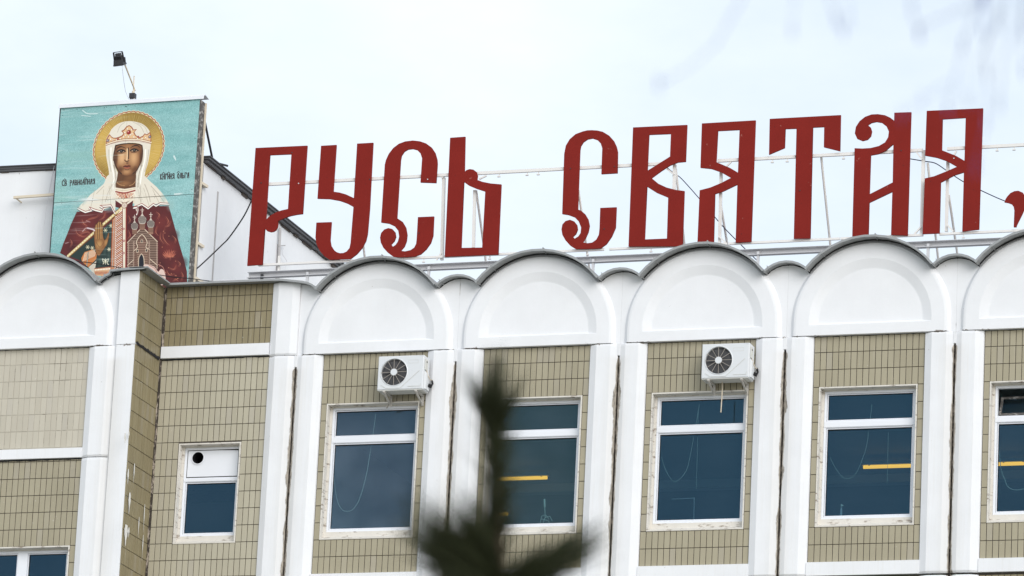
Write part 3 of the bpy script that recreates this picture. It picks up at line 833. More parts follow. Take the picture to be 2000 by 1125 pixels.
# --- penthouse behind the billboard
YP = 0.95; XP = -2.93; ZP = 29.42
def penthouse():
    mb = MB()
    mb.box((-13.0, YP, 26.3), (XP, 9.0, ZP), 0)
    p = mb.build('penthouse', [PLASTER_ROOF], bld)
    e = MB()   # bitumen roof edge with thin metal lip
    e.box((-13.1, YP-0.05, ZP+0.055), (XP+0.13, 9.1, ZP+0.095)); e.box((-13.1, YP-0.07, ZP+0.097), (XP+0.15, 9.1, ZP+0.115))
    e.build('roof_edge', ROOFD, p)
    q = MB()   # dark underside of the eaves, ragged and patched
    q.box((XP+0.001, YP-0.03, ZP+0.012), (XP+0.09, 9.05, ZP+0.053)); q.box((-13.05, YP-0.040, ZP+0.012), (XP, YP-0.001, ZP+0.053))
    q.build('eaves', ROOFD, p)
    q = MB(); y = YP+0.1
    while y < 8.8:
        l = random.uniform(0.04, 0.5); h = random.uniform(0.006, 0.055)
        q.box((XP+0.002, y, ZP+0.010-h), (XP+random.uniform(0.008, 0.05), y+l, ZP+0.0115)); y += l+random.uniform(0.01, 0.35)
    x = XP-0.3
    while x > -8:
        l = random.uniform(0.1, 0.6); q.box((x-l, YP-0.02, ZP+0.018-random.uniform(0.01, 0.03)), (x, YP-0.001, ZP+0.0195)); x -= l+random.uniform(0.05, 0.5)
    q.build('eaves_mortar', ROOFW, p, kind='stuff')
    for y, x in ((1.72, 0), (4.9, 0)):
        j = MB()
        pts = [(XP+0.006, y+random.uniform(-0.01, 0.01), z) for z in np.linspace(26.5, 29.10 if y < 3 else 29.0, 14)]
        j.bar(pts[0], pts[-1], 0.05 if y < 3 else 0.04, 0.01)
        j.build('wall_seam', CONC, p)
    s = MB()
    s.box((XP-0.165, YP-0.010, 26.4), (XP+0.008, YP-0.001, ZP-0.03)); s.build('bare_corner', CONC, p)
    v = MB()
    a = at(547, 445, x=XP+0.05); b = at(543, 548, x=XP+0.05); v.tube([a, b], 0.028, 8)
    v.bar(at(545, 480, x=XP+0.06), at(556, 479, x=XP+0.06)+Vector((0.0, 0.02, 0)), 0.02)
    v.build('conduit', CONC, p)
penthouse()

# ------------------------------------------------------------------ rooftop sign
YS = 0.60
sign = empty('rooftop_sign', at(1200, 500, y=YS), label='long rooftop sign of tall red letters on a white steel frame', cat='sign')
def sgn(mb, name, mats, **k):
    o = mb.build(name, mats, sign, **k); o.location = -sign.location; return o
A_, B_, C_, D_ = (440, 180, 2.8133), (1000, 180, 2.8115), (1480, 180, 2.8115), (1760, 270, 5.358)
def tr(fr, pts):
    u0, v0, s = fr
    return [at(u0+x/s, v0+y/s, y=YS) for x, y in pts]
GLYPHS = [
 ('Р', A_, [(168,308),(452,295),(427,670),(395,674),(360,681),(325,693),(290,708),(291,725),(288,745),(279,760),(265,768),(250,770),(232,764),(219,752),(206,948),(122,955)],
  [[(247,347),(365,342),(346,643),(310,651),(280,662),(250,679),(225,702)]]),
 ('У', A_, [(528,296),(612,291),(595,548),(630,553),(665,563),(708,583),(726,284),(814,279),(795,640),(783,780),(774,818),(754,856),(725,890),(690,917),(575,922),(545,902),(520,872),(503,837),(497,800),(502,718),(585,715),(578,815),(583,845),(598,868),(615,881),(632,886),(650,885),(668,877),(684,858),(690,830),(706,632),(672,613),(630,598),(575,588),(508,586)], []),
 ('С', A_, [(1074,497),(1160,500),(1167,395),(1165,370),(1155,335),(1135,305),(1105,283),(1070,271),(1032,267),(990,272),(955,285),(925,308),(900,340),(884,375),(878,400),(858,717),(900,723),(932,738),(952,763),(957,795),(950,822),(938,840),(922,851),(913,838),(930,820),(939,797),(935,771),(919,753),(897,748),(875,756),(858,775),(852,800),(856,828),(870,856),(893,882),(925,906),(960,908),(1000,907),(1045,903),(1075,892),(1105,865),(1130,830),(1143,790),(1148,684),(1060,688),(1053,810),(1050,835),(1040,855),(1020,869),(990,876),(965,873),(985,850),(997,820),(1001,785),(994,745),(975,713),(945,693),(965,375),(970,350),(985,328),(1005,316),(1030,313),(1055,319),(1074,338),(1083,365)], []),
 ('Ь', A_, [(1237,252),(1320,246),(1316,440),(1328,429),(1345,424),(1365,427),(1382,440),(1388,460),(1385,483),(1415,494),(1460,503),(1518,508),(1501,893),(1207,905)],
  [[(1313,495),(1340,514),(1380,531),(1430,547),(1413,855),(1298,857)]]),
 ('С', B_, [(492,451),(580,446),(582,330),(575,300),(560,268),(535,240),(500,219),(470,212),(440,210),(415,211),(390,217),(350,232),(318,260),(297,295),(288,340),(277,670),(310,675),(345,688),(368,712),(381,745),(378,775),(365,794),(345,806),(336,795),(352,780),(362,755),(358,730),(343,711),(320,702),(295,709),(278,728),(273,755),(278,785),(295,815),(320,843),(350,862),(400,862),(460,860),(490,857),(520,835),(548,795),(570,745),(575,633),(486,637),(482,750),(478,785),(464,811),(442,827),(415,831),(390,826),(405,803),(420,770),(427,735),(420,700),(402,670),(382,653),(363,645),(375,320),(379,298),(393,276),(416,260),(443,255),(470,264),(489,284),(497,310)], []),
 ('В', B_, [(666,195),(963,181),(955,383),(912,387),(868,404),(820,435),(768,473),(805,504),(850,525),(900,538),(948,544),(938,847),(641,848)],
  [[(754,235),(874,230),(869,355),(745,433)], [(743,520),(795,553),(859,580),(852,805),(730,810)]]),
 ('Я', B_, [(1044,173),(1339,156),(1315,822),(1229,827),(1239,508),(1160,546),(1116,560),(1109,834),(1019,838),(1032,540),(1090,525),(1150,500),(1204,472),(1150,441),(1095,422),(1036,416)],
  [[(1132,214),(1251,208),(1242,443),(1200,418),(1123,385)]]),
 ('Т', C_, [(67,148),(457,127),(453,325),(364,303),(366,192),(304,195),(290,803),(199,806),(214,201),(153,203),(149,307),(63,344)], []),
 ('А', C_, [(751,114),(844,111),(824,788),(733,784),(740,548),(614,608),(609,788),(520,793),(533,309),(575,311),(622,308),(666,297),(700,277),(717,249),(721,218),(708,189),(682,169),(652,164),(625,170),(606,182),(621,195),(628,217),(622,243),(604,262),(576,269),(547,257),(534,228),(540,192),(560,161),(590,137),(625,124),(660,122),(700,128),(730,142),(750,158)],
  [[(622,348),(662,341),(704,322),(746,286),(742,497),(615,562)]]),
 ('Я', C_, [(929,104),(1238,90),(1216,755),(1124,766),(1133,441),(1080,458),(1035,482),(1006,497),(999,776),(906,780),(918,475),(970,463),(1040,435),(1095,411),(1040,380),(985,361),(920,349)],
  [[(1016,150),(1143,142),(1136,378),(1090,351),(1012,320)]]),
 (',', D_, [(1083,672),(1095,640),(1112,613),(1145,577),(1188,556),(1230,552),(1275,572),(1302,610),(1307,660),(1295,740),(1260,815),(1210,915),(1206,932),(1180,932),(1187,760),(1180,722),(1158,692),(1120,678)], []),
]
def extrude_letter(ch, fr, outer, holes):
    cu = bpy.data.curves.new('letter', 'CURVE'); cu.dimensions = '2D'; cu.fill_mode = 'BOTH'; cu.extrude = 0.018
    for ring in [outer]+holes:
        pts = tr(fr, ring); sp = cu.splines.new('POLY'); sp.points.add(len(pts)-1)
        for q, p in zip(sp.points, pts): q.co = (p.x, p.z, 0, 1)
        sp.use_cyclic_u = True
    tmp = bpy.data.objects.new('tmp', cu); COL.objects.link(tmp)
    dg = bpy.context.evaluated_depsgraph_get()
    me = bpy.data.meshes.new_from_object(tmp.evaluated_get(dg))
    bpy.data.objects.remove(tmp); bpy.data.curves.remove(cu)
    for v in me.vertices: x, z, d = v.co; v.co = (x, YS-d, z)
    me.flip_normals(); me.name = 'letter'
    me.materials.clear(); me.materials.append(REDPAINT)
    for p in me.polygons: p.material_index = 0
    o = link_mesh('letter', me, sign, -sign.location)
    return o
for gch in GLYPHS:
    o = extrude_letter(*gch)
    o['label'] = 'red letter ' + gch[0] if gch[0] != ',' else 'red comma after the last letter'
# rails: gaps as in the place
YR = YS+0.055
def seg(name, a, b, w, h, mat, y=YR):
    mb = MB(); mb.bar(at(*a, y=y), at(*b, y=y), w, h); return sgn(mb, name, mat)
def rail_v(u): return 360 + (u-523)*(283-360)/(2000-523)
for a, b in ((510, 872), (872, 1110), (1110, 1316), (1402, 1780), (1780, 1802), (1850, 2060)):
    seg('top_rail', (a, rail_v(a)), (b, rail_v(b)), 0.045, 0.055, RUSTY)
def low_v(u): return 517.5 + (u-514)*(450-517.5)/(2000-514)
for a, b in ((505, 865), (868, 1180), (1190, 1420), (1424, 1640), (1642, 1802), (1835, 2060)):
    seg('bottom_rail', (a, low_v(a)), (b, low_v(b)), 0.045, 0.040, RUSTY)
# channel beam
def beam():
    for a, b in ((483, 1150), (1150.5, 2100)):
        mb = MB()
        def bv(u): return 531 + (u-483)*(479-531)/(1622-483)
        p, q = at(a, bv(a)+6, y=YS-0.02), at(b, bv(b)+6, y=YS-0.02)
        z0, z1 = p.z, q.z
        x0, x1 = p.x, q.x
        def slab(ya, yb, da, db, mi=0):
            mb.add([(x0,ya,z0+da),(x1,ya,z1+da),(x1,yb,z1+da),(x0,yb,z0+da),(x0,ya,z0+db),(x1,ya,z1+db),(x1,yb,z1+db),(x0,yb,z0+db)],
                   [(0,3,2,1),(4,5,6,7),(0,1,5,4),(1,2,6,5),(2,3,7,6),(3,0,4,7)], mi)
        slab(YS+0.06, YS+0.066, -0.058, 0.058); slab(YS-0.03, YS+0.0595, 0.046, 0.054); slab(YS-0.03, YS+0.0595, -0.054, -0.046)
        sgn(mb, 'channel_beam', BEAMG)
beam()
for u, v0, v1, w in ((865, 347, 508, .055), (926, 372, 484, .05), (1316, 322, 482, .055), (1407, 336, 478, .05), (1802, 294, 461, .055), (1850, 315, 452, .05), (545, 500, 540, .04)):
    du = 0.047*(v1-v0)*0.5
    seg('post', (u+du*0.5, v0), (u-du*0.5, v1), w, w, RUSTY, YR+0.05)
for a, b in (((865, 347), (851, 340)), ((852, 508), (862, 494)), ((1303, 330), (1316, 341)), ((1790, 297), (1801, 312)), ((1786, 457), (1799, 443)), ((1419, 325), (1428, 316)), ((1405, 462), (1417, 474)), ((936, 350), (950, 343)), ((1859, 310), (1868, 295)), ((1851, 440), (1862, 452))):
    seg('gusset_brace', a, b, 0.028, 0.028, RUSTY)
# raking back stays down to the roof
for (u, v), dx in (((694, 350), .35), ((930, 372), .35), ((1130, 372), .3), ((1320, 330), .35), ((1408, 400), .3), ((1604, 306), .3), ((1812, 318), .35), ((1853, 380), .25)):
    p = at(u, v, y=YR+0.06); q = Vector((p.x+0.02, p.y+1.35, 26.42))
    mb = MB(); mb.tube([p, q], 0.022, 8); sgn(mb, 'back_stay', RUSTY)
# short legs of the beam
for u in (512, 601, 838, 1159, 1481, 1813):
    v = 537 + (u-483)*(479-531)/(1622-483)
    p = at(u, v, y=YS+0.02); mb = MB(); mb.bar(p, (p.x, p.y, 26.42), 0.045, 0.045, up=(0, 1, 0)); sgn(mb, 'leg', BEAMG if u > 600 else DARKST)
# lugs under the rails
for u, dv in ((828, 7), (957, 7), (1148, 6), (1272, 6), (1882, 7), (1030, 8), (1052, 8), (1509, 8), (1538, 8), (1648, 9), (1948, 8), (1981, 8), (975, 9)):
    base = low_v(u) if u in (828, 957, 1148, 1272, 1882) else rail_v(u)
    p = at(u, base+1.5, y=YR); mb = MB()
    mb.bar(p, p+Vector((0, 0, -0.055)), 0.014, 0.014, up=(0, 1, 0)); mb.box((p.x-0.03, p.y-0.02, p.z-0.075), (p.x+0.022, p.y+0.02, p.z-0.055))
    sgn(mb, 'bolt', RUSTY)
for u, v in ((510, 357), (583, 358), (722, 350), (835, 350), (570, 298), (1114, 329), (1317, 330), (1405, 412), (1562, 372), (1554, 306), (1760, 294), (1863, 309), (1180, 447), (818, 455), (1200, 325)):
    p = at(u, v, y=YS-0.026); mb = MB(); mb.disc((p.x, p.z), 0.011, p.y, p.y+0.012, 8); sgn(mb, 'bolt_head', BEAMG if u % 2 else DARKST)

# ------------------------------------------------------------------ billboard with the printed icon
YB = 0.50
BX0, BX1, BZ0, BZ1 = -5.650, -2.905, 26.55, 30.480
ZSEAM0, ZSEAM1 = 28.652, 28.692          # the seam climbs a little to the right
IW, IH = 880, 1260
def paint_icon():
    img = np.zeros((IH, IW, 3), np.float32)
    rng = np.random.RandomState(4)
    yy, xx = np.mgrid[0:IH, 0:IW].astype(np.float32)
    def vnoise(sx, sy, seed, oct=4):
        r = np.random.RandomState(seed); out = np.zeros((IH, IW), np.float32); amp = 1.0; tot = 0
        for o in range(oct):
            gx, gy = max(2, int(IW/sx*2**o)+2), max(2, int(IH/sy*2**o)+2)
            gr = r.rand(gy, gx).astype(np.float32)
            fx = xx/IW*(gx-1.001); fy = yy/IH*(gy-1.001)
            ix, iy = fx.astype(int), fy.astype(int); tx, ty = fx-ix, fy-iy
            tx = tx*tx*(3-2*tx); ty = ty*ty*(3-2*ty)
            out += amp*((gr[iy, ix]*(1-tx)+gr[iy, ix+1]*tx)*(1-ty) + (gr[iy+1, ix]*(1-tx)+gr[iy+1, ix+1]*tx)*ty)
            tot += amp; amp *= 0.5
        return out/tot
    fr = {'H': (160, 200, 5.622), 'I': (90, 170, 2.885), 'D': (110, 360, 5.626), 'P': (0, 0, 1)}
    def T(f, pts):
        u0, v0, s = fr[f]; out = []
        for x, y in pts:
            p = at(u0+x/s, v0+y/s, y=YB)
            out.append(((p.x-BX0)/(BX1-BX0)*IW, (BZ1-p.z)/(BZ1-BZ0)*IH))
        return np.array(out, np.float32)
    PXM = IW/(BX1-BX0)/99.6           # image px per photo px
    def mask_poly(P):
        x0, y0 = np.floor(P.min(0)).astype(int)-1; x1, y1 = np.ceil(P.max(0)).astype(int)+2
        x0, y0 = max(x0, 0), max(y0, 0); x1, y1 = min(x1, IW), min(y1, IH)
        if x1 <= x0 or y1 <= y0: return None
        X, Y = xx[y0:y1, x0:x1]+.5, yy[y0:y1, x0:x1]+.5; m = np.zeros(X.shape, bool)
        for a, b in zip(P, np.roll(P, -1, 0)):
            c = (a[1] > Y) != (b[1] > Y)
            if abs(b[1]-a[1]) < 1e-6: continue
            m ^= c & (X < (b[0]-a[0])*(Y-a[1])/(b[1]-a[1])+a[0])
        return (slice(y0, y1), slice(x0, x1)), m
    def smooth(P, closed=True, n=5):
        q = [np.array(p) for p in P]; N = len(q); out = []
        rngi = range(N if closed else N-1)
        for i in rngi:
            p0, p1, p2, p3 = (q[(i-1) % N], q[i], q[(i+1) % N], q[(i+2) % N]) if closed else (q[max(i-1, 0)], q[i], q[i+1], q[min(i+2, N-1)])
            for k in range(n):
                t = k/n; out.append(0.5*((2*p1)+(-p0+p2)*t+(2*p0-5*p1+4*p2-p3)*t*t+(-p0+3*p1-3*p2+p3)*t**3))
        if not closed: out.append(q[-1])
        return np.array(out, np.float32)
    def fill(f, pts, col, a=1.0, sm=False):
        P = T(f, pts); P = smooth(P) if sm else P
        r = mask_poly(P)
        if r is None: return
        s, m = r; im = img[s]; im[m] = im[m]*(1-a)+np.array(col, np.float32)/255*a
    def soft(f, c, rx, ry, col, a=1.0, pw=1.5):
        # soft brushed spot, fading outwards
        s = fr[f][2]; P = T(f, [c])[0]; rx, ry = rx/s*PXM, ry/s*PXM
        x0, x1, y0, y1 = int(max(0, P[0]-rx)), int(min(IW, P[0]+rx+1)), int(max(0, P[1]-ry)), int(min(IH, P[1]+ry+1))
        if x1 <= x0 or y1 <= y0: return
        d = ((xx[y0:y1, x0:x1]-P[0])/rx)**2+((yy[y0:y1, x0:x1]-P[1])/ry)**2
        k = (np.clip(1-d, 0, 1)**pw*a)[..., None]
        img[y0:y1, x0:x1] = img[y0:y1, x0:x1]*(1-k)+np.array(col, np.float32)/255*k
    def stroke(f, pts, w, col, a=1.0, sm=True, taper=False):
        P = T(f, pts); P = smooth(P, False, 6) if sm and len(pts) > 2 else P
        w = w/fr[f][2]*PXM/2
        for i, (p, q) in enumerate(zip(P[:-1], P[1:])):
            ww = w*(1-abs(2*(i+.5)/max(1, len(P)-1)-1)*0.8) if taper else w
            ww = max(ww, 0.55)
            x0, y0 = np.floor(np.minimum(p, q)-ww-2).astype(int); x1, y1 = np.ceil(np.maximum(p, q)+ww+2).astype(int)
            x0, y0 = max(x0, 0), max(y0, 0); x1, y1 = min(x1, IW), min(y1, IH)
            if x1 <= x0 or y1 <= y0: continue
            X, Y = xx[y0:y1, x0:x1]+.5-p[0], yy[y0:y1, x0:x1]+.5-p[1]; d = q-p; l2 = float(d@d)+1e-9
            t = np.clip((X*d[0]+Y*d[1])/l2, 0, 1)
            dist = np.sqrt((X-t*d[0])**2+(Y-t*d[1])**2)
            k = (np.clip(ww+0.5-dist, 0, 1)*a)[..., None]
            img[y0:y1, x0:x1] = np.where(k > 0, img[y0:y1, x0:x1]*(1-k)+np.array(col, np.float32)/255*k, img[y0:y1, x0:x1])
    def dot(f, c, r, col, a=1.0): soft(f, c, r, r, col, a, 0.25)
    # turquoise ground, faded in bands
    n1 = vnoise(300, 60, 1); n2 = vnoise(90, 30, 2)
    base = np.stack([np.full((IH, IW), v, np.float32) for v in (138/255, 184/255, 184/255)], -1)
    img[:] = base
    img += ((n1-0.5)*0.14)[..., None]*np.array([1.1, .7, .7], np.float32)
    img += ((n2-0.5)*0.06)[..., None]
    img += (rng.rand(IH//3+1, IW//3+1, 1).astype(np.float32).repeat(3, 0).repeat(3, 1)[:IH, :IW]-0.5)*0.13
    k = (np.clip((n1-0.60)*5, 0, 1)*(xx < IW*0.45)*0.30)[..., None]; img[:] = img*(1-k)+np.array([.42, .62, .55])*k
    # ---- halo
    C = np.array([(-4.248-BX0)/(BX1-BX0)*IW, (BZ1-29.640)/(BZ1-BZ0)*IH]); S_ = IW/(BX1-BX0)
    rr = np.hypot(xx-C[0], yy-C[1])/S_; th = np.arctan2(yy-C[1], xx-C[0])
    sc = 0.008*np.cos(th*46)
    def lay(m, col): img[m] = np.array(col)/255
    lay(rr < 0.712+sc*.8, (228, 220, 190)); lay(rr < 0.701+sc*.8, (158, 70, 50)); lay(rr < 0.684+sc*1.2, (214, 196, 150)); lay(rr < 0.668, (120, 84, 36))
    gold = np.stack([176+26*np.sin(th*2+1), 143+22*np.sin(th*2+1), 66+14*np.sin(th*2+1)], -1)/255
    m = rr < 0.661; img[m] = gold[m]
    for i in range(132):
        t = 2*PI*i/132+rng.randn()*0.01; r0 = 0.40+0.08*rng.rand(); r1 = 0.63
        a = np.clip(0.0035-np.abs(np.sin(th-t))*rr, 0, 0.0035)/0.0035*(np.cos(th-t) > 0)*(rr > r0)*(rr < r1)*0.75
        a = a[..., None]; img[:] = img*(1-a)+np.array([.88, .80, .58])*a
    n3 = vnoise(60, 60, 5); k = (np.clip((n3-.55)*3, 0, 1)*(rr < .65)*0.25)[..., None]; img[:] = img*(1-k)+np.array([.45, .33, .12])*k
    # ---- cape
    MAR = (88, 27, 27)
    fill('D', [(225,300),(655,290),(720,240),(775,240),(1235,238),(1262,330),(1300,470),(1350,650),(1400,820),(1435,960),(1440,1150),(700,1150),(420,960),(40,755),(80,640),(120,545),(160,440)], MAR)
    for c, r in (((330,420),150),((260,600),130),((520,330),90),((1150,420),120),((1240,700),120),((1330,900),90)): soft('D', c, r, r, (128, 46, 40), 0.45)
    for c, r in (((180,690),90),((600,300),70),((820,430),80),((1120,900),110),((1380,860),80),((1290,560),80)): soft('D', c, r, r, (60, 16, 20), 0.6)
    swl = (176, 102, 76)
    for p in ([(300,430),(360,380),(430,360),(470,330)],[(210,480),(230,540),(300,570),(360,540)],[(330,450),(310,500),(250,520)],[(150,600),(170,640),(150,690)],[(250,560),(290,530),(350,520),(380,560)],[(470,390),(520,360),(540,300)],[(280,380),(300,430),(340,450)],
              [(1095,300),(1130,330),(1110,380)],[(1200,350),(1230,400),(1215,440)],[(1150,520),(1140,590),(1180,650)],[(1190,480),(1170,570),(1210,640),(1240,660)],[(1270,560),(1310,600),(1300,640)],[(1170,770),(1200,800),(1240,790)],[(1240,790),(1270,740),(1310,730)],[(1230,720),(1245,780),(1250,830)],[(1200,740),(1240,790),(1300,790)],[(1230,910),(1290,930),(1320,880)],[(1330,840),(1360,870),(1340,900)],[(1280,1060),(1310,1040),(1340,1060)],[(790,340),(810,390),(790,430)],[(1110,450),(1090,520),(1120,560)],[(1260,400),(1230,450),(1190,460)],[(1210,940),(1240,990),(1300,980)],[(1370,960),(1390,1000),(1370,1060)],[(790,500),(810,560),(780,600)]):
        stroke('D', p, 9, swl, 0.50, taper=True); stroke('D', [(x+7, y+9) for x, y in p], 4.5, (214, 150, 116), 0.45, taper=True); stroke('D', [(x-9, y+12) for x, y in p], 4, (200, 130, 100), 0.30, taper=True)
    for _ in range(34):
        x, y = rng.uniform(1080, 1380), rng.uniform(330, 1080)
        if x < 1180+(y-300)*0.28: dot('D', (x, y), 6, (214, 150, 110), 0.7)
    # flower
    for a in range(9):
        t = PI*(0.05+0.1125*a); stroke('D', [(1240,800),(1240+45*math.cos(t),790-30*math.sin(t)),(1240+75*math.cos(t),770-55*math.sin(t))], 10, (196, 112, 86), 0.7, taper=True)
    # ---- inner green robe, left
    fill('D', [(645,378),(625,960),(420,960),(350,920),(250,830),(140,790),(400,585)], (34, 50, 46))
    for p in ([(450,470),(440,640)],[(560,450),(530,760)],[(600,470),(575,820)],[(480,820),(470,900)]): stroke('D', p, 26, (70, 92, 84), 0.35)
    for c in ((600,455),(540,505),(345,690),(580,715),(540,845),(395,700)):
        for a in range(6):
            t = a*PI/3; stroke('D', [c, (c[0]+20*math.cos(t), c[1]+20*math.sin(t))], 7, (226, 216, 180), 0.9)
    for s in (-1, 1):
        stroke('D', [(540,840),(540+s*34,820),(540+s*20,868),(540+s*36,880)], 7, (230, 222, 196), 0.9)
    stroke('D', [(540,815),(540,880)], 7, (230, 222, 196), 0.9)
    # gold diagonal edge
    stroke('D', [(738,245),(640,335),(520,440),(330,610),(130,790)], 36, (120, 78, 36), 1, sm=False)
    stroke('D', [(735,245),(640,330),(520,435),(330,605),(130,785)], 27, (214, 190, 132), 1, sm=False)
    for i in range(26):
        t = i/25; dot('D', (715-590*t, 262+525*t), 8, (245, 238, 214), 0.9)
    # orange sleeve
    fill('D', [(280,850),(275,810),(310,745),(400,715),(445,760),(440,820),(352,910)], (198, 120, 62))
    for i in range(11):
        stroke('D', [(290+i*13, 850-i*6),(318+i*12, 752-i*4)], 6, (246, 232, 206), 0.9); stroke('D', [(298+i*13, 852-i*6),(326+i*12, 750-i*4)], 4, (130, 50, 28), 0.8)
    for i in range(12): dot('D', (350-i*1.5, 745+i*13), 8, (40, 34, 30)); dot('D', (350-i*1.5, 745+i*13), 5, (240, 232, 214))
    fill('D', [(352,912),(440,840),(425,930),(410,980)], (206, 196, 180))
    fill('D', [(415,930),(640,905),(630,1020),(420,1000)], (214, 170, 130))
    for i in range(16): stroke('D', [(425+i*14, 960),(434+i*14, 990)], 6, (150, 44, 30), 0.9)
    for i in range(12): dot('D', (430+i*17, 940-i*1.4), 8, (250, 244, 228))
    stroke('D', [(418,925),(640,900)], 6, (140, 48, 34))
    # ---- central striped panel and border
    fill('D', [(642,362),(722,270),(728,960),(628,960)], (240, 228, 208))
    for i in range(36):
        y = 300+i*20; x0 = 648; stroke('D', [(max(x0, 660-(i*0.4)), y+46),(722, y)], 9, (136, 34, 28), 1.0, sm=False)
        if i % 3 == 0: stroke('D', [(660, y+52),(720, y+10)], 4, (206, 140, 70), 0.8, sm=False)
    fill('D', [(617,392),(645,360),(632,960),(600,960)], (196, 128, 84))
    for i in range(40): dot('D', (632-i*0.45, 400+i*13), 7.5, (110, 38, 28)); dot('D', (632-i*0.45, 400+i*13), 4.6, (246, 240, 222))
    stroke('D', [(615,395),(598,960)], 5, (128, 40, 30)); stroke('D', [(650,362),(636,960)], 5, (128, 40, 30))
    fill('D', [(722,262),(768,262),(762,960),(728,960)], (222, 210, 186))
    stroke('D', [(768,262),(762,960)], 10, (150, 52, 40)); stroke('D', [(726,270),(730,960)], 7, (120, 40, 32))
    stroke('D', [(742,280),(744,900)], 7, (246, 240, 226), 0.9)
    for p in ((738,490),(738,755),(742,620)): dot('D', p, 13, (160, 60, 46)); dot('D', p, 8, (200, 190, 190))
    # ---- little log church in the hand
    LOG = (98, 72, 60)
    fill('D', [(783,640),(945,468),(1110,628),(1112,960),(783,960)], LOG)
    for i in range(22):
        y = 520+i*19; hw = min(165, (y-468)*1.0); x0, x1 = 946-hw, 948+hw
        stroke('D', [(x0, y),(x1, y)], 7, (162, 138, 120), 0.85, sm=False); stroke('D', [(x0, y+8),(x1, y+8)], 4, (62, 36, 30), 0.95, sm=False)
        if hw > 150:
            for x in (790, 850, 1020, 1106): dot('D', (x, y), 9, (206, 180, 160)); dot('D', (x, y), 4, (90, 58, 48))
    fill('D', [(858,720),(875,640),(915,570),(940,545),(975,580),(1000,650),(985,680),(1022,715),(1018,960),(852,960)], (108, 76, 62), 0.55)
    for i in range(13):
        y = 640+i*19; stroke('D', [(890, y),(1000, y)], 8, (170, 136, 116), 0.8, sm=False); stroke('D', [(890, y+8),(1000, y+8)], 4, (58, 34, 28), 0.9, sm=False)
    for wd, col in ((17, (70, 40, 34)), (10, (212, 190, 166))):
        stroke('D', [(783,640),(945,470),(1110,630)], wd, col, sm=False)
        stroke('D', [(848,735),(893,690),(880,640),(905,585),(942,553),(978,590),(998,640),(985,690),(1022,715)], wd, col)
        stroke('D', [(783,890),(850,830)], wd, col, sm=False); stroke('D', [(1028,820),(1110,890)], wd, col, sm=False)
    fill('D', [(903,960),(905,820),(918,785),(936,765),(955,790),(964,830),(968,960)], (20, 22, 34))
    stroke('D', [(903,920),(905,820),(918,785),(936,765),(955,790),(964,830),(968,920)], 9, (206, 184, 160))
    for x, y in ((940,625),(890,732),(990,726)): fill('D', [(x-13,y-18),(x+13,y-18),(x+13,y+18),(x-13,y+18)], (206, 184, 160)); fill('D', [(x-7,y-13),(x+7,y-13),(x+7,y+13),(x-7,y+13)], (20, 20, 28))
    for cx, cy, r, hgt in ((860,455,38,520),(944,386,44,470),(1038,430,40,520)):
        fill('D', [(cx-r*.72,cy+r),(cx+r*.72,cy+r),(cx+r*.66,hgt+28),(cx-r*.66,hgt+28)], (150, 112, 92))
        for q in range(4): stroke('D', [(cx-r*.7, cy+r+8+q*14),(cx+r*.7, cy+r+8+q*14)], 4, (60, 36, 30), 0.9, sm=False)
        fill('D', [(cx,cy-r*1.6),(cx+r*.3,cy-r*1.05),(cx+r*.95,cy-r*.3),(cx+r*.95,cy+r*.35),(cx+r*.6,cy+r*1.05),(cx-r*.6,cy+r*1.05),(cx-r*.95,cy+r*.35),(cx-r*.95,cy-r*.3),(cx-r*.3,cy-r*1.05)], (204, 192, 178), sm=True)
        for q in range(-3, 4):
            stroke('D', [(cx+q*r*.28-r*.5, cy-r*.8),(cx+q*r*.28+r*.5, cy+r*.9)], 4, (52, 40, 40), 0.9, sm=False); stroke('D', [(cx+q*r*.28+r*.5, cy-r*.8),(cx+q*r*.28-r*.5, cy+r*.9)], 4, (52, 40, 40), 0.9, sm=False)
        t = cy-r*1.55
        stroke('D', [(cx, t),(cx, t-58)], 6, (226, 216, 200)); stroke('D', [(cx-17, t-36),(cx+17, t-36)], 6, (226, 216, 200), sm=False); stroke('D', [(cx-9, t-14),(cx+9, t-20)], 5, (226, 216, 200), sm=False)
    # covered left hand under the church
    fill('D', [(960,890),(1020,885),(1080,910),(1120,960),(1150,930),(1190,960),(1200,1060),(1160,1110),(1040,1090),(960,1010)], (222, 194, 182), sm=True)
    stroke('D', [(1020,890),(1085,930),(1110,1000)], 6, (176, 120, 106)); stroke('D', [(1120,880),(1170,910),(1196,980)], 7, (176, 120, 106))
    # ---- right hand raised
    SK = (140, 94, 52)
    fill('D', [(425,700),(414,610),(412,520),(428,445),(440,432),(450,425),(462,405),(472,402),(478,415),(484,402),(494,406),(500,430),(508,436),(512,470),(515,560),(532,606),(552,580),(568,534),(578,530),(584,545),(572,620),(540,690),(505,745),(470,790),(436,760)], (72, 42, 22), sm=True)
    fill('D', [(430,700),(420,610),(418,520),(432,450),(444,438),(454,430),(464,412),(470,408),(478,420),(484,410),(491,412),(496,436),(504,442),(507,470),(510,562),(532,616),(556,584),(570,540),(576,538),(579,548),(568,618),(536,688),(500,740),(468,782),(440,756)], SK, sm=True)
    soft('D', (470,660), 50, 60, (196, 152, 96), 0.8); soft('D', (545,640), 24, 50, (190, 142, 86), 0.7)
    for p in ([(440,450),(438,600)],[(462,425),(460,600)],[(484,422),(482,600)],[(502,450),(500,600)]):
        stroke('D', p, 9, (186, 140, 84), 0.9)
    for p in ([(450,440),(450,600)],[(473,425),(471,605)],[(494,430),(492,605)]): stroke('D', p, 5, (70, 38, 20), 0.95)
    stroke('D', [(440,640),(480,690),(520,640)], 4, (90, 54, 28), 0.7); stroke('D', [(445,720),(480,735)], 4, (90, 54, 28), 0.6)
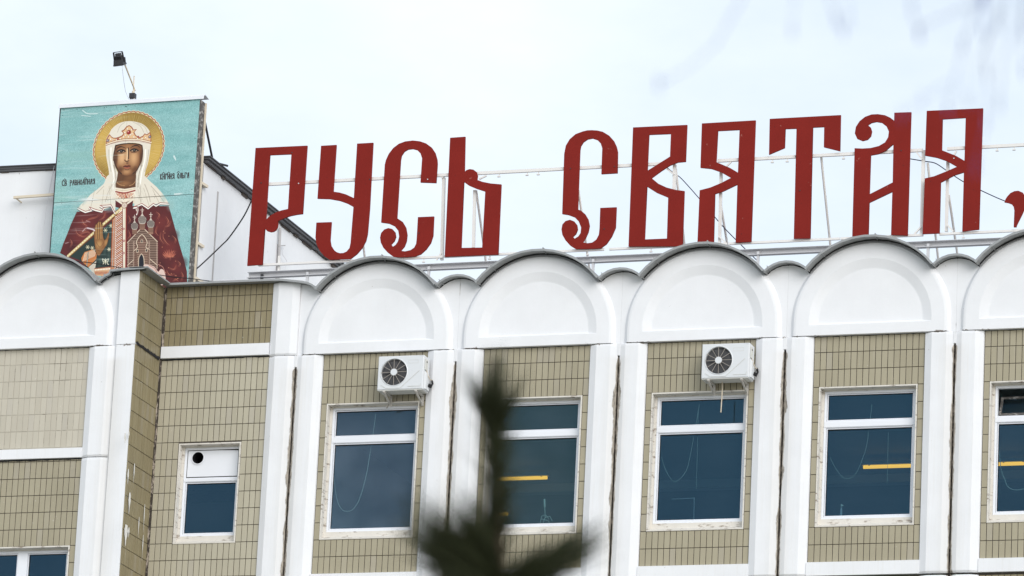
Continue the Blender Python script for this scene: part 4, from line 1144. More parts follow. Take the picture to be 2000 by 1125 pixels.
    fill('H', [(355,890),(610,890),(610,1110),(365,1110)], (226, 212, 190))
    # ---- veil over head and shoulders
    VE = (226, 218, 202)
    fill('I', [(395,470),(345,500),(325,545),(290,575),(250,605),(215,645),(190,668),(177,690),(195,702),(225,712),(250,705),(262,690),(285,705),(320,708),(322,690),(375,672),(388,715),(392,660)], VE)
    fill('I', [(495,470),(500,640),(497,668),(505,690),(516,718),(522,690),(495,676),(530,663),(568,685),(600,662),(640,655),(690,668),(688,650),(660,605),(625,565),(585,530),(560,505)], VE)
    fill('H', [(300,345),(330,290),(390,240),(450,215),(520,206),(600,215),(670,240),(722,285),(748,330),(760,400),(758,440),(750,520),(738,600),(722,680),(700,750),(690,830),(720,900),(610,960),(585,900),(600,750),(640,660),(664,560),(655,470),(600,448),(520,445),(440,455),(372,478),(352,550),(350,640),(372,720),(400,800),(380,900),(340,960),(270,900),(296,800),(290,720),(275,640),(264,560),(262,480),(268,400)], VE, sm=True)
    for p, w, c, a in (([(320,500),(318,600),(330,700),(350,820),(340,950)], 16, (250,246,236), .8), ([(350,690),(370,800),(365,930)], 9, (168,156,140), .8), ([(295,520),(300,640),(320,760)], 8, (190,180,164), .8), ([(700,520),(690,640),(660,760),(640,900)], 14, (252,248,240), .8), ([(735,520),(715,660),(690,760)], 8, (184,174,160), .8), ([(660,690),(630,780),(615,930)], 9, (166,154,138), .9),
                       ([(240,920),(160,1000)], 8, (180,168,150), .7), ([(330,900),(280,1010),(260,1090)], 8, (184,172,156), .8), ([(760,920),(840,1010),(900,1090)], 8, (184,172,156), .8), ([(690,900),(730,1000),(750,1090)], 8, (178,166,150), .8), ([(640,920),(650,1090)], 7, (178,166,150), .8)):
        stroke('H', p, w, c, a)
    for p in ([(470,220),(420,260),(390,330)],[(560,215),(640,260),(680,330)],[(610,225),(690,270),(720,340)]): stroke('H', p, 7, (190, 180, 164), 0.7)
    for p in ([(235,268),(275,290),(320,310),(385,292),(362,262),(430,288),(500,306),(522,268),(482,246),(602,238),(645,322)],[(882,334),(896,258),(848,262),(940,222),(1008,268),(1066,222),(1096,240),(1140,214),(1238,220)]):
        stroke('D', [(x, y+6) for x, y in p], 14, (74, 22, 24), 1, sm=False); stroke('D', p, 11, (246, 242, 232), 1, sm=False)
        stroke('D', [(x, y-13) for x, y in p], 6, (130, 40, 40), 0.85, sm=False)
    for p in ([(330,130),(290,230)],[(420,60),(380,250)],[(520,60),(500,240)],[(580,20),(600,230)],[(900,60),(930,215)],[(960,40),(1020,240)],[(1060,60),(1130,205)]): stroke('D', p, 6, (182, 170, 150), 0.7)
    for q in range(30):
        x = rng.uniform(-1, 1); a0 = (470+x*70, 470+abs(x)*40); b0 = (470+x*300+rng.uniform(-20, 20), 1060+rng.uniform(-30, 60))
        if abs(x) < 0.34: continue
        stroke('H', [a0, ((a0[0]+b0[0])/2+(60 if x < 0 else -40), 800), b0], rng.choice((4, 6, 9)), (190, 182, 166) if rng.rand() < .55 else (248, 244, 234), 0.45, taper=True)
    for q, cc in (((215,245),70),((1255,235),60),((300,170),50),((1180,150),50)): soft('D', q, cc, cc*1.3, (150, 184, 180), 0.55)
    # ---- face and neck
    fill('H', [(398,730),(392,800),(372,890),(372,935),(470,950),(590,930),(592,860),(596,780),(606,720)], (96, 60, 34))
    soft('H', (470,890), 100, 46, (156, 108, 66), .8); soft('H', (520,830), 70, 40, (130, 86, 50), .6)
    stroke('H', [(385,880),(420,905),(470,915)], 7, (196,150,100), .6); stroke('H', [(520,915),(560,900),(585,870)], 7, (196,150,100), .6)
    fill('H', [(372,468),(440,452),(520,447),(600,452),(658,468),(668,540),(665,606),(650,632),(632,690),(604,745),(560,784),(510,802),(470,802),(430,782),(398,750),(374,700),(358,646),(342,640),(343,590),(352,540),(360,490)], (124, 80, 47), sm=True)
    soft('H', (440,610), 84, 130, (222, 176, 128), .95); soft('H', (570,610), 74, 130, (212, 164, 116), .95); soft('H', (500,580), 60, 150, (208, 160, 114), .6)
    soft('H', (490,760), 70, 44, (196, 148, 102), .85); soft('H', (500,480), 120, 34, (168, 118, 76), .6); soft('H', (470,690), 60, 40, (170, 120, 80), .4)
    stroke('H', [(372,470),(362,520),(350,580),(356,650),(376,705),(402,752),(436,785)], 12, (58, 32, 18), .8)
    stroke('H', [(660,475),(666,545),(655,625),(632,690),(600,748),(560,782)], 12, (58, 32, 18), .8)
    stroke('H', [(372,475),(440,458),(520,452),(600,456),(658,472)], 10, (40, 22, 14), .9)
    soft('H', (372,620), 30, 130, (70, 40, 22), .75); soft('H', (652,600), 26, 120, (70, 40, 22), .75); soft('H', (420,735), 40, 50, (84, 50, 28), .6); soft('H', (585,735), 40, 50, (84, 50, 28), .6)
    soft('H', (440,590), 34, 60, (220, 174, 126), .6); soft('H', (565,590), 30, 60, (208, 160, 112), .6)
    # brows, eyes
    stroke('H', [(372,525),(395,497),(435,487),(485,505)], 12, (34, 18, 12), 1, taper=True); stroke('H', [(530,502),(570,478),(610,474),(642,500)], 12, (34, 18, 12), 1, taper=True)
    for ex, ey in ((432,536),(574,527)):
        soft('H', (ex, ey-2), 56, 30, (64, 36, 22), .9)
        fill('H', [(ex-34,ey+4),(ex-12,ey-8),(ex+14,ey-8),(ex+34,ey+2),(ex+14,ey+10),(ex-12,ey+11)], (176, 150, 124), sm=True)
        dot('H', (ex+2, ey-1), 18, (24, 14, 10)); stroke('H', [(ex-42,ey+4),(ex-12,ey-13),(ex+16,ey-12),(ex+44,ey+2)], 12, (20, 10, 8)); stroke('H', [(ex-34,ey+20),(ex,ey+27),(ex+34,ey+16)], 5, (84, 48, 28), .9)
        dot('H', (ex-2, ey-5), 4, (240, 230, 214), .9)
    # nose, mouth
    stroke('H', [(510,500),(513,560),(512,620)], 12, (66, 38, 22), .75); stroke('H', [(498,510),(498,570),(494,632)], 11, (236, 204, 160), .95)
    stroke('H', [(470,632),(480,646),(498,648),(516,640)], 8, (56, 28, 18), .95); soft('H', (498,665), 20, 12, (92, 54, 34), .8)
    stroke('H', [(455,706),(478,697),(496,701),(512,694),(532,700)], 10, (104, 34, 26), 1); stroke('H', [(462,703),(496,708),(528,702)], 5, (40, 16, 12), 1); stroke('H', [(470,716),(498,722),(520,714)], 10, (170, 84, 66), .9)
    stroke('H', [(475,738),(498,742),(516,736)], 6, (84, 48, 30), .8)
    # collar
    fill('H', [(370,945),(470,955),(588,935),(578,1000),(540,1060),(470,1080),(400,1050),(372,1000)], (236, 222, 200))
    stroke('H', [(372,980),(470,995),(582,968)], 14, (140, 40, 34)); stroke('H', [(372,958),(470,968),(584,946)], 6, (200, 180, 150))
    for i in range(13):
        x = 382+i*15; stroke('H', [(x, 1000),(x+24 if i < 7 else x-14, 1050)], 7, (190, 96, 44) if i % 2 else (150, 44, 34), .95)
    stroke('H', [(375,1015),(460,1085)], 9, (236,226,206)); stroke('H', [(578,1005),(480,1085)], 9, (236,226,206))
    fill('D', [(650,165),(650,250),(700,262),(745,205)], MAR); fill('D', [(845,165),(838,252),(785,258),(752,205)], MAR)
    stroke('D', [(652,165),(740,225)], 18, (232, 222, 202)); stroke('D', [(846,165),(762,225)], 18, (232, 222, 202))
    dot('D', (748,232), 34, (120, 70, 50)); dot('D', (748,232), 29, (232, 222, 204)); dot('D', (748,232), 15, (196, 176, 160))
    # ---- crown
    fill('H', [(262,472),(264,440),(270,400),(290,365),(305,350),(322,372),(345,388),(375,388),(405,380),(442,362),(456,340),(432,314),(462,298),(490,262),(520,250),(550,268),(566,298),(604,294),(576,328),(592,360),(630,384),(668,368),(690,340),(715,352),(748,324),(762,370),(760,442),(680,424),(600,410),(500,410),(420,418),(340,438)], (150, 70, 36))
    fill('H', [(270,460),(272,435),(280,402),(298,372),(306,362),(324,384),(348,398),(378,398),(410,390),(450,370),(466,340),(446,318),(470,306),(495,270),(520,260),(544,278),(560,308),(590,304),(566,330),(584,366),(630,394),(672,378),(692,350),(716,362),(744,338),(754,372),(752,430),(680,414),(600,400),(500,400),(420,408),(340,428)], (224, 186, 140))
    stroke('H', [(264,466),(340,436),(420,417),(500,408),(600,408),(680,421),(760,440)], 12, (236, 222, 194)); stroke('H', [(264,474),(340,445),(420,426),(500,417),(600,417),(680,430),(760,449)], 5, (130, 54, 34))
    stroke('H', [(266,452),(340,424),(420,405),(500,397),(600,397),(680,409),(758,428)], 4, (130, 54, 34))
    for i in range(40): dot('H', (268+i*12.4, 468-0.30*(i*12.4)+0.00056*(i*12.4)**2), 3.4, (120, 60, 40), .8)
    for x, y, r in ((512,328,0),(470,330,9),(545,300,8),(500,290,8),(530,355,9),(480,358,9),(550,345,8),(455,378,9),(570,378,9),(510,378,8),(420,396,8),(610,394,8),(315,402,10),(340,412,7),(380,408,8),(660,396,9),(700,385,8),(715,400,7),(300,420,7)):
        if r: dot('H', (x, y), r+2, (168,120,84)); dot('H', (x, y), r, (250, 244, 230))
    for x, y, r, c in ((514,328,22,(150,26,24)),(284,418,14,(120,128,140)),(744,376,14,(120,128,140)),(393,402,9,(170,50,40)),(617,378,9,(170,50,40))): dot('H', (x, y), r+4, (120,64,40)); dot('H', (x, y), r, c); dot('H', (x-r*.3, y-r*.35), r*.35, (240,200,190))
    # ---- lettering in the old church hand
    GL = {'С': [[(1,.1),(.5,0),(.1,.25),(.1,.75),(.5,1),(1,.88)]], 'В': [[(.15,0),(.15,1)],[(.15,0),(.85,.08),(.75,.42),(.15,.5)],[(.15,.5),(.9,.6),(.85,.95),(.15,1)]],
          'Р': [[(.2,0),(.2,1.15)],[(.2,.05),(.85,.08),(.9,.45),(.2,.55)]], 'А': [[(.1,1),(.45,.05),(.8,0),(.85,1)],[(.2,.62),(.85,.5)]], 'Н': [[(.12,0),(.12,1)],[(.88,0),(.88,1)],[(.12,.6),(.88,.4)]],
          'О': [[(.5,0),(.08,.5),(.5,1),(.92,.5),(.5,0)]], 'П': [[(.12,1),(.12,0),(.88,0),(.88,1)]], 'Я': [[(.9,1),(.85,0),(.3,.02),(.15,.3),(.85,.5),(.1,1)]], 'К': [[(.15,0),(.15,1)],[(.9,0),(.2,.5),(.9,1)]],
          'Г': [[(.15,1),(.15,0),(.9,0),(.9,.25)]], 'И': [[(.12,0),(.12,1)],[(.88,0),(.88,1)],[(.12,.75),(.88,.3)]], 'Л': [[(.05,1),(.35,.8),(.5,0),(.85,0),(.9,1)]], 'Ь': [[(.15,0),(.15,1),(.85,.95),(.85,.55),(.15,.5)]]}
    def write(txt, x0, y0, x1, y1, h, titlo=()):
        n = len(txt); adv = (x1-x0)/(n-0.18)
        for i, ch in enumerate(txt):
            if ch == ' ': continue
            bx = x0+i*adv; by = y0+(y1-y0)*i/n
            for st in GL[ch]:
                P = [(bx+q[0]*adv*.80, by-h+q[1]*h-0.05*q[0]*adv) for q in st]
                stroke('I', P, 4.4 if ch != ' ' else 3, (44, 34, 34), 0.95, sm=(ch in 'СО'))
        for i in titlo:
            bx = x0+i*adv; by = y0+(y1-y0)*i/n-h-6
            stroke('I', [(bx-1, by+3),(bx+adv*.4, by-4),(bx+adv*.9, by+1)], 3, (44, 34, 34), .95)
    write('СВ РАВНОАПНАЯ', 90, 556, 275, 545, 28, (0.6, 8.6)); write('КНГИНЯ ОЛЬГА', 643, 521, 806, 511, 29, (0.9, 3, 7))
    # ---- weathering of the sheet: scuffs, scratches, fastenings
    seam = (BZ1-(ZSEAM0+(ZSEAM1-ZSEAM0)*xx/IW))/(BZ1-BZ0)*IH
    n4 = vnoise(120, 14, 8); n5 = vnoise(200, 10, 9)
    d = (seam-yy)/IH*(BZ1-BZ0)
    edge = np.clip(1-np.abs(d-0.03)/0.09, 0, 1)*((xx < IW*.48)+(xx > IW*.86))
    k = (np.clip((n4-0.50)*6, 0, 1)*edge*0.85)[..., None]; img[:] = img*(1-k)+np.array([.88, .90, .90])*k
    k = (np.clip((n5-0.62)*6, 0, 1)*0.32*((xx < IW*.5)*(yy < IH*.75)+(yy > IH*.72)*(xx < IW*.55)))[..., None]; img[:] = img*(1-k)+np.array([.80, .87, .86])*k*1.0
    for f, p in (('I', [(720,385),(728,400),(730,412)]), ('I', [(718,390),(724,405)]), ('I', [(205,130),(235,150),(290,150)]), ('I', [(200,160),(250,165)])): stroke(f, p, 4, (220, 232, 230), .8)
    for p in ([(250,300),(225,330)],[(340,310),(270,290),(230,330)]): stroke('D', [(x+60, y+190) for x, y in p], 6, (214,196,196), .5)
    stroke('D', [(340,480),(400,495),(420,510)], 16, (220, 206, 210), .6); stroke('D', [(330,400),(370,415)], 10, (210,190,190), .5); stroke('D', [(100,650),(130,640)], 10, (210,196,196), .5)
    for _ in range(26):
        side = rng.randint(3); u = rng.rand()
        x, y = [(0.015, u), (0.985, u), (u, 0.012)][side]
        x, y = int(x*IW), int(y*IH); img[max(0, y-2):y+2, max(0, x-2):x+2] = .12
    for i in range(9):
        x = int((i+.5)/9*IW); y = int(seam[0, x])
        for o in (-9, 9): img[y+o-2:y+o+1, x-1:x+2] = .15
    kx = np.clip(1-np.abs(xx-IW*.486)/1.2, 0, 1)*(yy < seam[0, IW//2])*0.22; img *= (1-kx)[..., None]
    img = np.clip(img, 0, 1)
    out = np.ones((IH, IW, 4), np.float32); out[..., :3] = img[::-1]
    I = bpy.data.images.new('icon_print', IW, IH, alpha=False); I.pixels.foreach_set(out.ravel()); I.update(); I.pack()
    return I
ICON = paint_icon()
def print_mat():
    m = MAT("weathered_print", 0.35, 0.4)
    t = m.n('ShaderNodeTexImage'); t.image = ICON; t.extension = 'EXTEND'
    uv = m.n('ShaderNodeUVMap'); uv.uv_map = 'UVMap'; m.link(uv.outputs[0], t.inputs[0])
    c = m.mix(1.0, t.outputs[0], (0.97, 0.97, 0.97), 'MULTIPLY')
    m.base(c); m.bump(m.noise(1.6, 3), 0.25, 0.02); return m.m
PRINT = print_mat()
icon = empty('icon_billboard', ((BX0+BX1)/2, YB, 26.42), label='turquoise billboard with a painted icon of a crowned haloed woman in a white veil', cat='billboard')
def icb(mb, name, mats, **k):
    o = mb.build(name, mats, icon, **k); o.location = -icon.location; return o
def print_sheet(zl0, zr0, zl1, zr1):
    mb = MB(); n = 10
    for i in range(n+1):
        t = i/n; x = BX0+(BX1-BX0)*t
        for s in (0, 1):
            z = (zl0+(zr0-zl0)*t)*(1-s)+(zl1+(zr1-zl1)*t)*s
            mb.v.append((x, YB+0.004*math.sin(t*7+s*2), z))
    nv = len(mb.v); mb.v += [(x, YB+0.02, z) for x, y, z in mb.v]
    F = []
    for i in range(n):
        a, b, c, d = 2*i, 2*i+2, 2*i+3, 2*i+1; F += [(a, b, c, d), (nv+d, nv+c, nv+b, nv+a), (a, nv+a, nv+b, b), (d, c, nv+c, nv+d)]
    F += [(0, 1, nv+1, nv), (2*n, nv+2*n, nv+2*n+1, 2*n+1)]
    mb.f = F; mb.m = [0]*len(F); mb.sm = [False]*len(F)
    o = icb(mb, 'print_sheet', PRINT)
    uvl = o.data.uv_layers.new(name='UVMap')
    for l in o.data.loops:
        x, y, z = o.data.vertices[l.vertex_index].co
        uvl.data[l.index].uv = ((x-BX0)/(BX1-BX0), (z-BZ0)/(BZ1-BZ0))
    return o
print_sheet(ZSEAM0+0.004, ZSEAM1+0.004, BZ1, BZ1+0.03)['label'] = 'upper printed sheet with the face and halo'
print_sheet(BZ0, BZ0, ZSEAM0-0.006, ZSEAM1-0.006)['label'] = 'lower printed sheet with the cloak and small church'
mb = MB(); mb.box((BX1+0.001, YB+0.001, BZ0), (BX1+0.030, YB+0.21, BZ1+0.005)); icb(mb, 'side_board', EDGE)
mb = MB(); mb.box((BX0-0.022, YB+0.002, BZ0), (BX0-0.001, YB+0.05, BZ1-0.01)); icb(mb, 'side_batten', DARKST)
mb = MB(); mb.box((BX0+0.0, YB+0.021, BZ0), (BX1, YB+0.05, BZ1)); icb(mb, 'backing', CONC)
mb = MB(); mb.bar((BX1+0.046, YB+0.20, BZ0), (BX1+0.046, YB+0.20, BZ1-0.0), 0.03, 0.03, up=(0, 1, 0)); icb(mb, 'edge_post', CREAM)
# white capping over the top
mb = MB()
za, zb_ = BZ1-0.012, BZ1+0.022
mb.prism([(0, 0), (0.15, 0.0), (0.15, 0.012), (0.0, 0.075), (-0.012, 0.075), (-0.012, -0.0)], 0, 1)
vs = []
for (q, t, h) in mb.v: pass
sec = [(YB-0.030, -0.005), (YB-0.030, 0.060), (YB+0.04, 0.100), (YB+0.23, 0.070), (YB+0.23, 0.058), (YB+0.04, 0.086), (YB-0.022, 0.050), (YB-0.022, -0.005)]
vs = [(BX0-0.03, y, za+o) for y, o in sec]+[(BX1+0.085, y, zb_+o) for y, o in sec]
n = len(sec)
mb = MB(); mb.add(vs, [(i, (i+1) % n, n+(i+1) % n, n+i) for i in range(n)]+[tuple(range(n-1, -1, -1)), tuple(range(n, 2*n))])
icb(mb, 'top_cap', FRAME)
# struts and brackets
mb = MB(); a = at(397, 222, y=YB+0.2); b = at(416, 316, y=YB+0.75); mb.tube([a, b, Vector((b.x+0.15, b.y+0.35, ZP+0.13))], 0.022, 8); icb(mb, 'rear_strut', DARKST)
for (u, v), L_ in (((387, 354), .36), ((377, 470), .42), ((377, 541), .40)):
    p = at(u, v, y=YB+0.19); mb = MB(); mb.bar(p, p+Vector((0.03, L_, 0.0)), 0.06, 0.05); icb(mb, 'bracket', CREAM)
mb = MB(); p, q = at(27, 386, y=YB+0.30), at(108, 380, y=YB+0.30); mb.bar(p, q, 0.05, 0.045); mb.bar(p+Vector((0.05, 0, -0.02)), p+Vector((0.10, 0.14, -0.06)), 0.02, 0.02); icb(mb, 'support_bar', CREAM)

# ------------------------------------------------------------------ floodlight over the billboard
p0 = at(260, 196, y=YB+0.10)
fl = empty('floodlight', p0, label='black floodlight on a thin bent arm above the icon billboard', cat='floodlight')
def flp(mb, name, mat):
    o = mb.build(name, mat, fl); o.location = -fl.location; return o
pt = at(262, 148, y=YB+0.10); el = at(262, 172, y=YB+0.10)
mb = MB(); mb.tube([p0, at(260.5, 178, y=YB+0.1)], 0.030, 8); mb.tube([at(260.5, 180, y=YB+.1), pt], 0.012, 8); flp(mb, 'pole', CREAM)
mb = MB(); c = at(259.5, 188, y=YB+0.10); mb.box((c.x-0.055, c.y-0.05, c.z-0.04), (c.x+0.05, c.y+0.05, c.z+0.05)); flp(mb, 'clamp', DARKST)
mb = MB(); c = at(258, 193, y=YB+0.10); mb.box((c.x-0.03, c.y-0.04, c.z-0.03), (c.x+0.04, c.y+0.04, c.z+0.012)); flp(mb, 'clamp', DARKST)
YL = -0.12
tip = at(240, 116, y=YL)
mb = MB(); mb.tube([el+Vector((0.02, 0, -0.05)), el, tip], 0.016, 8); flp(mb, 'arm', CREAM)
# head: tapered housing tipped down towards the picture
hc = at(232.5, 116, y=YL)
H = Matrix.Translation(hc) @ Matrix.Rotation(math.radians(26), 4, 'X') @ Matrix.Rotation(math.radians(-4), 4, 'Y')
def hx(mb, name, mat):
    mb.v = [tuple(H @ Vector(v)) for v in mb.v]; return flp(mb, name, mat)
mb = MB()
def frust(z0, a0, b0, z1, a1, b1):
    mb.add([(-a0,-b0,z0),(a0,-b0,z0),(a0,b0,z0),(-a0,b0,z0),(-a1,-b1,z1),(a1,-b1,z1),(a1,b1,z1),(-a1,b1,z1)], [(0,3,2,1),(4,5,6,7),(0,1,5,4),(1,2,6,5),(2,3,7,6),(3,0,4,7)])
frust(-0.11, .100, .085, -0.085, .100, .085); frust(-0.0845, .096, .08, 0.005, .082, .066); frust(0.0055, .080, .064, 0.065, .066, .050); frust(0.0655, .05, .04, 0.115, .046, .036)
for q in range(5): mb.box((-0.075, -0.078, 0.010+q*0.011), (0.075, 0.07, 0.0135+q*0.011))
hx(mb, 'lamp_housing', DARKST)
mb = MB(); mb.box((-0.085, -0.07, -0.116), (0.085, 0.07, -0.1105)); hx(mb, 'lamp_glass', FRAME)
mb = MB()
for s in (-1, 1): mb.bar((s*0.092, 0, -0.02), (s*0.085, 0, 0.135), 0.012, 0.03)
mb.bar((-0.085, 0, 0.138), (0.085, 0, 0.138), 0.03, 0.012); mb.bar((0.10, 0, -0.06), (0.105, 0, 0.03), 0.03, 0.04)
hx(mb, 'yoke', DARKST)
mb = MB(); mb.tube([hc+Vector((.07, 0, -.12)), at(239, 135, y=YL), at(242, 160, y=YL+.2), at(245, 178, y=YB), at(252, 195, y=YB+.05), at(246, 197, y=YB+.02)], 0.004, 5); flp(mb, 'lamp_wire', BEAMG)

# ------------------------------------------------------------------ air conditioners
def air_conditioner(x0, z0, label, variant):
    W_, H_, YF, YBK = 0.845, 0.612, -0.425, -0.115
    t = empty('air_conditioner', (x0, YF, z0), label=label, cat='air conditioner', group='air conditioners on the tiled facade')
    def add(mb, name, mat, **k): return mb.build(name, mat, t, **k)
    D_ = YBK-YF
    mb = MB()
    # casing with a round mouth in the front
    cx, cz, rf = 0.300, 0.318, 0.238; n = 40
    A, C, B, D = 0.0, 0.0, W_, H_
    ring = [(cx+rf*math.cos(2*PI*i/n), cz+rf*math.sin(2*PI*i/n)) for i in range(n)]
    outer = []
    for i in range(n):
        a = 2*PI*i/n; dx, dz = math.cos(a), math.sin(a)
        s = min(((B-cx)/dx if dx > 1e-9 else (A-cx)/dx if dx < -1e-9 else 1e9), ((D-cz)/dz if dz > 1e-9 else (C-cz)/dz if dz < -1e-9 else 1e9)); outer.append((cx+dx*s, cz+dz*s))
    e = 0.012
    def ins(p): return (min(max(p[0], A+e), B-e), min(max(p[1], C+e), D-e))
    rim = [(cx+(rf+0.022)*math.cos(2*PI*i/n), cz+(rf+0.022)*math.sin(2*PI*i/n)) for i in range(n)]
    vs = [(x, 0.0, z) for x, z in map(ins, outer)]+[(x, 0, z) for x, z in rim]+[(x, -0.008, z) for x, z in [(cx+(rf+0.010)*math.cos(2*PI*i/n), cz+(rf+0.010)*math.sin(2*PI*i/n)) for i in range(n)]]+[(x, 0.004, z) for x, z in ring]+[(x, 0.055, z) for x, z in ring]
    fs = []
    for k in range(4):
        for i in range(n): j = (i+1) % n; fs.append((k*n+i, k*n+j, (k+1)*n+j, (k+1)*n+i))
    mb.add(vs, fs)
    for q in ((A, C), (B, C), (A, D), (B, D)):
        near = sorted(range(n), key=lambda i: (outer[i][0]-q[0])**2+(outer[i][1]-q[1])**2)[:2]
        mb.add([(*ins(q)[:1], 0.0, ins(q)[1])]+[(ins(outer[i])[0], 0.0, ins(outer[i])[1]) for i in near], [(0, 1, 2)])
    c4 = [(A, C), (B, C), (B, D), (A, D)]
    ci = [ins(p) for p in c4]
    vs = [(x, 0, z) for x, z in ci]+[(x, e, z) for x, z in c4]+[(x, D_, z) for x, z in c4]
    fs = [(k*4+i, k*4+(i+1) % 4, (k+1)*4+(i+1) % 4, (k+1)*4+i) for k in range(2) for i in range(4)]+[(11, 10, 9, 8)]
    mb.add(vs, fs); add(mb, 'casing', ACW)
    # raised mouldings of the front
    mb = MB()
    mb.bar((0.435, -0.003, 0.03), (0.775, -0.003, 0.335), 0.006, 0.007, up=(0, 1, 0)); mb.bar((0.16, -0.003, 0.03), (0.432, -0.003, 0.028), 0.006, 0.007, up=(0, 1, 0))
    mb.bar((0.16, -0.003, 0.03), (0.07, -0.003, 0.09), 0.006, 0.007, up=(0, 1, 0))
    mb.bar((0.57, -0.003, 0.052), (0.80, -0.003, 0.052), 0.006, 0.007, up=(0, 1, 0)); mb.bar((0.80, -0.003, 0.052), (0.81, -0.003, 0.10), 0.006, 0.007, up=(0, 1, 0))
    add(mb, 'moulding', ACG)
    mb = MB(); mb.ring_rect((0.56, 0.470, 0.745, 0.530), (0.564, 0.474, 0.741, 0.526), -0.002, 0.001); add(mb, 'badge', ACG)
    mb = MB(); mb.disc((cx, cz), rf-0.002, 0.052, 0.058, n); add(mb, 'fan_well', FAND)
    mb = MB()
    for k in range(5):
        a0 = 2*PI*k/5
        P = [(cx+r*math.cos(a0+o), 0.046 if o < .3 else 0.030, cz+r*math.sin(a0+o)) for r, o in ((.06, 0), (.21, .15), (.215, .75), (.06, .8))]
        mb.add(P, [(0, 1, 2, 3), (3, 2, 1, 0)])
    add(mb, 'fan_blades', FAND)
    mb = MB()
    for k in range(12):
        a = 2*PI*k/12+0.02; mb.bar((cx+.055*math.cos(a), -.004, cz+.055*math.sin(a)), (cx+rf*math.cos(a), -.002, cz+rf*math.sin(a)), .008, .008, up=(0, 1, 0))
    for r in (0.085, 0.11, 0.135, 0.16, 0.185, 0.21):
        P = [(cx+r*math.cos(2*PI*i/32), -0.001, cz+r*math.sin(2*PI*i/32)) for i in range(33)]; mb.tube(P, 0.0013, 4, 1, cap=False)
    add(mb, 'fan_grille', [SPOKE, FAND])
    mb = MB(); mb.disc((cx, cz), .060, -0.012, 0.004, 24, r2=0.064); add(mb, 'fan_hub', ACW)
    # side: service cover, sill of tray, valves
    mb = MB(); mb.bbox((W_+0.0005, 0.06, 0.36), (W_+0.018, 0.19, 0.56), 0.004); add(mb, 'service_cover', ACG)
    mb = MB(); mb.box((W_+0.0185, 0.10, 0.50), (W_+0.020, 0.15, 0.525)); add(mb, 'handle_slot', GASKET)
    mb = MB(); mb.add([(W_+.001, .05, .02), (W_+.03, .09, .02), (W_+.03, .27, .02), (W_+.001, .30, .02), (W_+.001, .05, .35), (W_+.03, .09, .32), (W_+.03, .27, .28), (W_+.001, .30, .26)], [(0,3,2,1),(4,5,6,7),(0,1,5,4),(1,2,6,5),(2,3,7,6)]); add(mb, 'valve_cover', ACW)
    mb = MB()
    for o in (0, .022, .044):
        mb.tube([(W_+.02, .20+o, .10+o), (W_+.07, .24+o*.5, .08+o), (W_+.085, .29, .16), (W_+.05, .35, .24), (W_+.04, .41, .20)], .016, 7)
    add(mb, 'insulated_pipe', GASKET)
    mb = MB(); mb.tube([(W_+.01, .14, .37), (W_+.035, .18, .27), (W_+.05, .26, .22), (W_+.05, .34, .24)], .008, 6); add(mb, 'control_cable', CREAM)
    mb = MB(); mb.box((.012, .012, -.012), (W_-.012, D_-.01, -.0005)); add(mb, 'base_tray', ACG)
    for bx in (0.13, 0.72):
        mb = MB(); mb.bar((bx, .0, -.026), (bx, .41, -.026), .04, .026); mb.bar((bx, .395, -.04), (bx, .395, -.205), .04, .028, up=(0, 1, 0)); mb.bar((bx, .02, -.045), (bx, .385, -.185), .032, .016)
        add(mb, 'bracket', BRKT)
    mb = MB()
    if variant: mb.tube([(0.325, .20, -.02), (0.325, .215, -.18), (0.318, .20, -.56)], .010, 7)
    else: mb.tube([(0.155, .30, -.05), (0.13, .36, -.12), (0.055, .40, -.23)], .010, 7)
    add(mb, 'drain_hose', CREAM if variant else SPOKE)
    return t
air_conditioner(1.185, 24.635, 'white air conditioner left of the pine top, above the first tall window', 0)
air_conditioner(7.112, 24.640, 'white air conditioner with a straight thin drain hose, right of the pine top', 1)

# ------------------------------------------------------------------ cables
def cable(pts, r, mat, label, name='cable', cat='cable', group=None):
    P = [Vector(p) for p in pts]
    if len(P) > 2:
        out = []
        for i in range(len(P)-1):
            p0, p1, p2, p3 = P[max(i-1, 0)], P[i], P[i+1], P[min(i+2, len(P)-1)]
            for k in range(6):
                t = k/6; out.append(0.5*((2*p1)+(-p0+p2)*t+(2*p0-5*p1+4*p2-p3)*t*t+(-p0+3*p1-3*p2+p3)*t**3))
        P = out+[P[-1]]
    o0 = P[0]; mb = MB(); mb.tube([p-o0 for p in P], r, 6)
    o = mb.build(name, mat); o.location = o0
    return tag(o, label, cat, group)
cable([at(495, 383, y=1.6), at(477, 421, y=1.4), at(449, 462, y=1.1), at(432, 480, y=1.0), at(392, 518, y=.85), at(375, 531, y=.72)], 0.013, CABLE, 'thick black cable swagging from the billboard up to the roof edge behind the first letter')
cable([at(146, 510, y=-.55), at(190, 515, y=-.2), at(240, 524, y=.1), at(330, 540, y=.2), at(372, 544, y=.25), at(424, 551, y=.3)], 0.008, CABLE, 'thin black cable lying along the parapet below the billboard')
cable([at(1300, 325, y=.9), at(1318, 340, y=.9), at(1331, 349, y=.9), at(1366, 388, y=.9), at(1410, 440, y=.95), at(1445, 476, y=1.0), at(1482, 512, y=1.05)], 0.009, CABLEB, 'dark blue cable sagging behind the middle letters of the sign')
cable([at(1770, 309, y=.9), at(1806, 315, y=.9), at(1827, 319, y=.9), at(1850, 334, y=.9), at(1880, 354, y=.9), at(1916, 372, y=.9), at(1966, 394, y=.9), at(2040, 420, y=.9)], 0.009, CABLEB, 'dark blue cable sagging behind the last letter towards the red comma')
cable([at(106, 324, y=.86), at(95, 380, y=.80), at(86, 440, y=.7), at(77, 492, y=.4)], 0.005, BEAMG, 'thin grey wire slanting down the penthouse wall left of the billboard', name='wire', cat='wire')
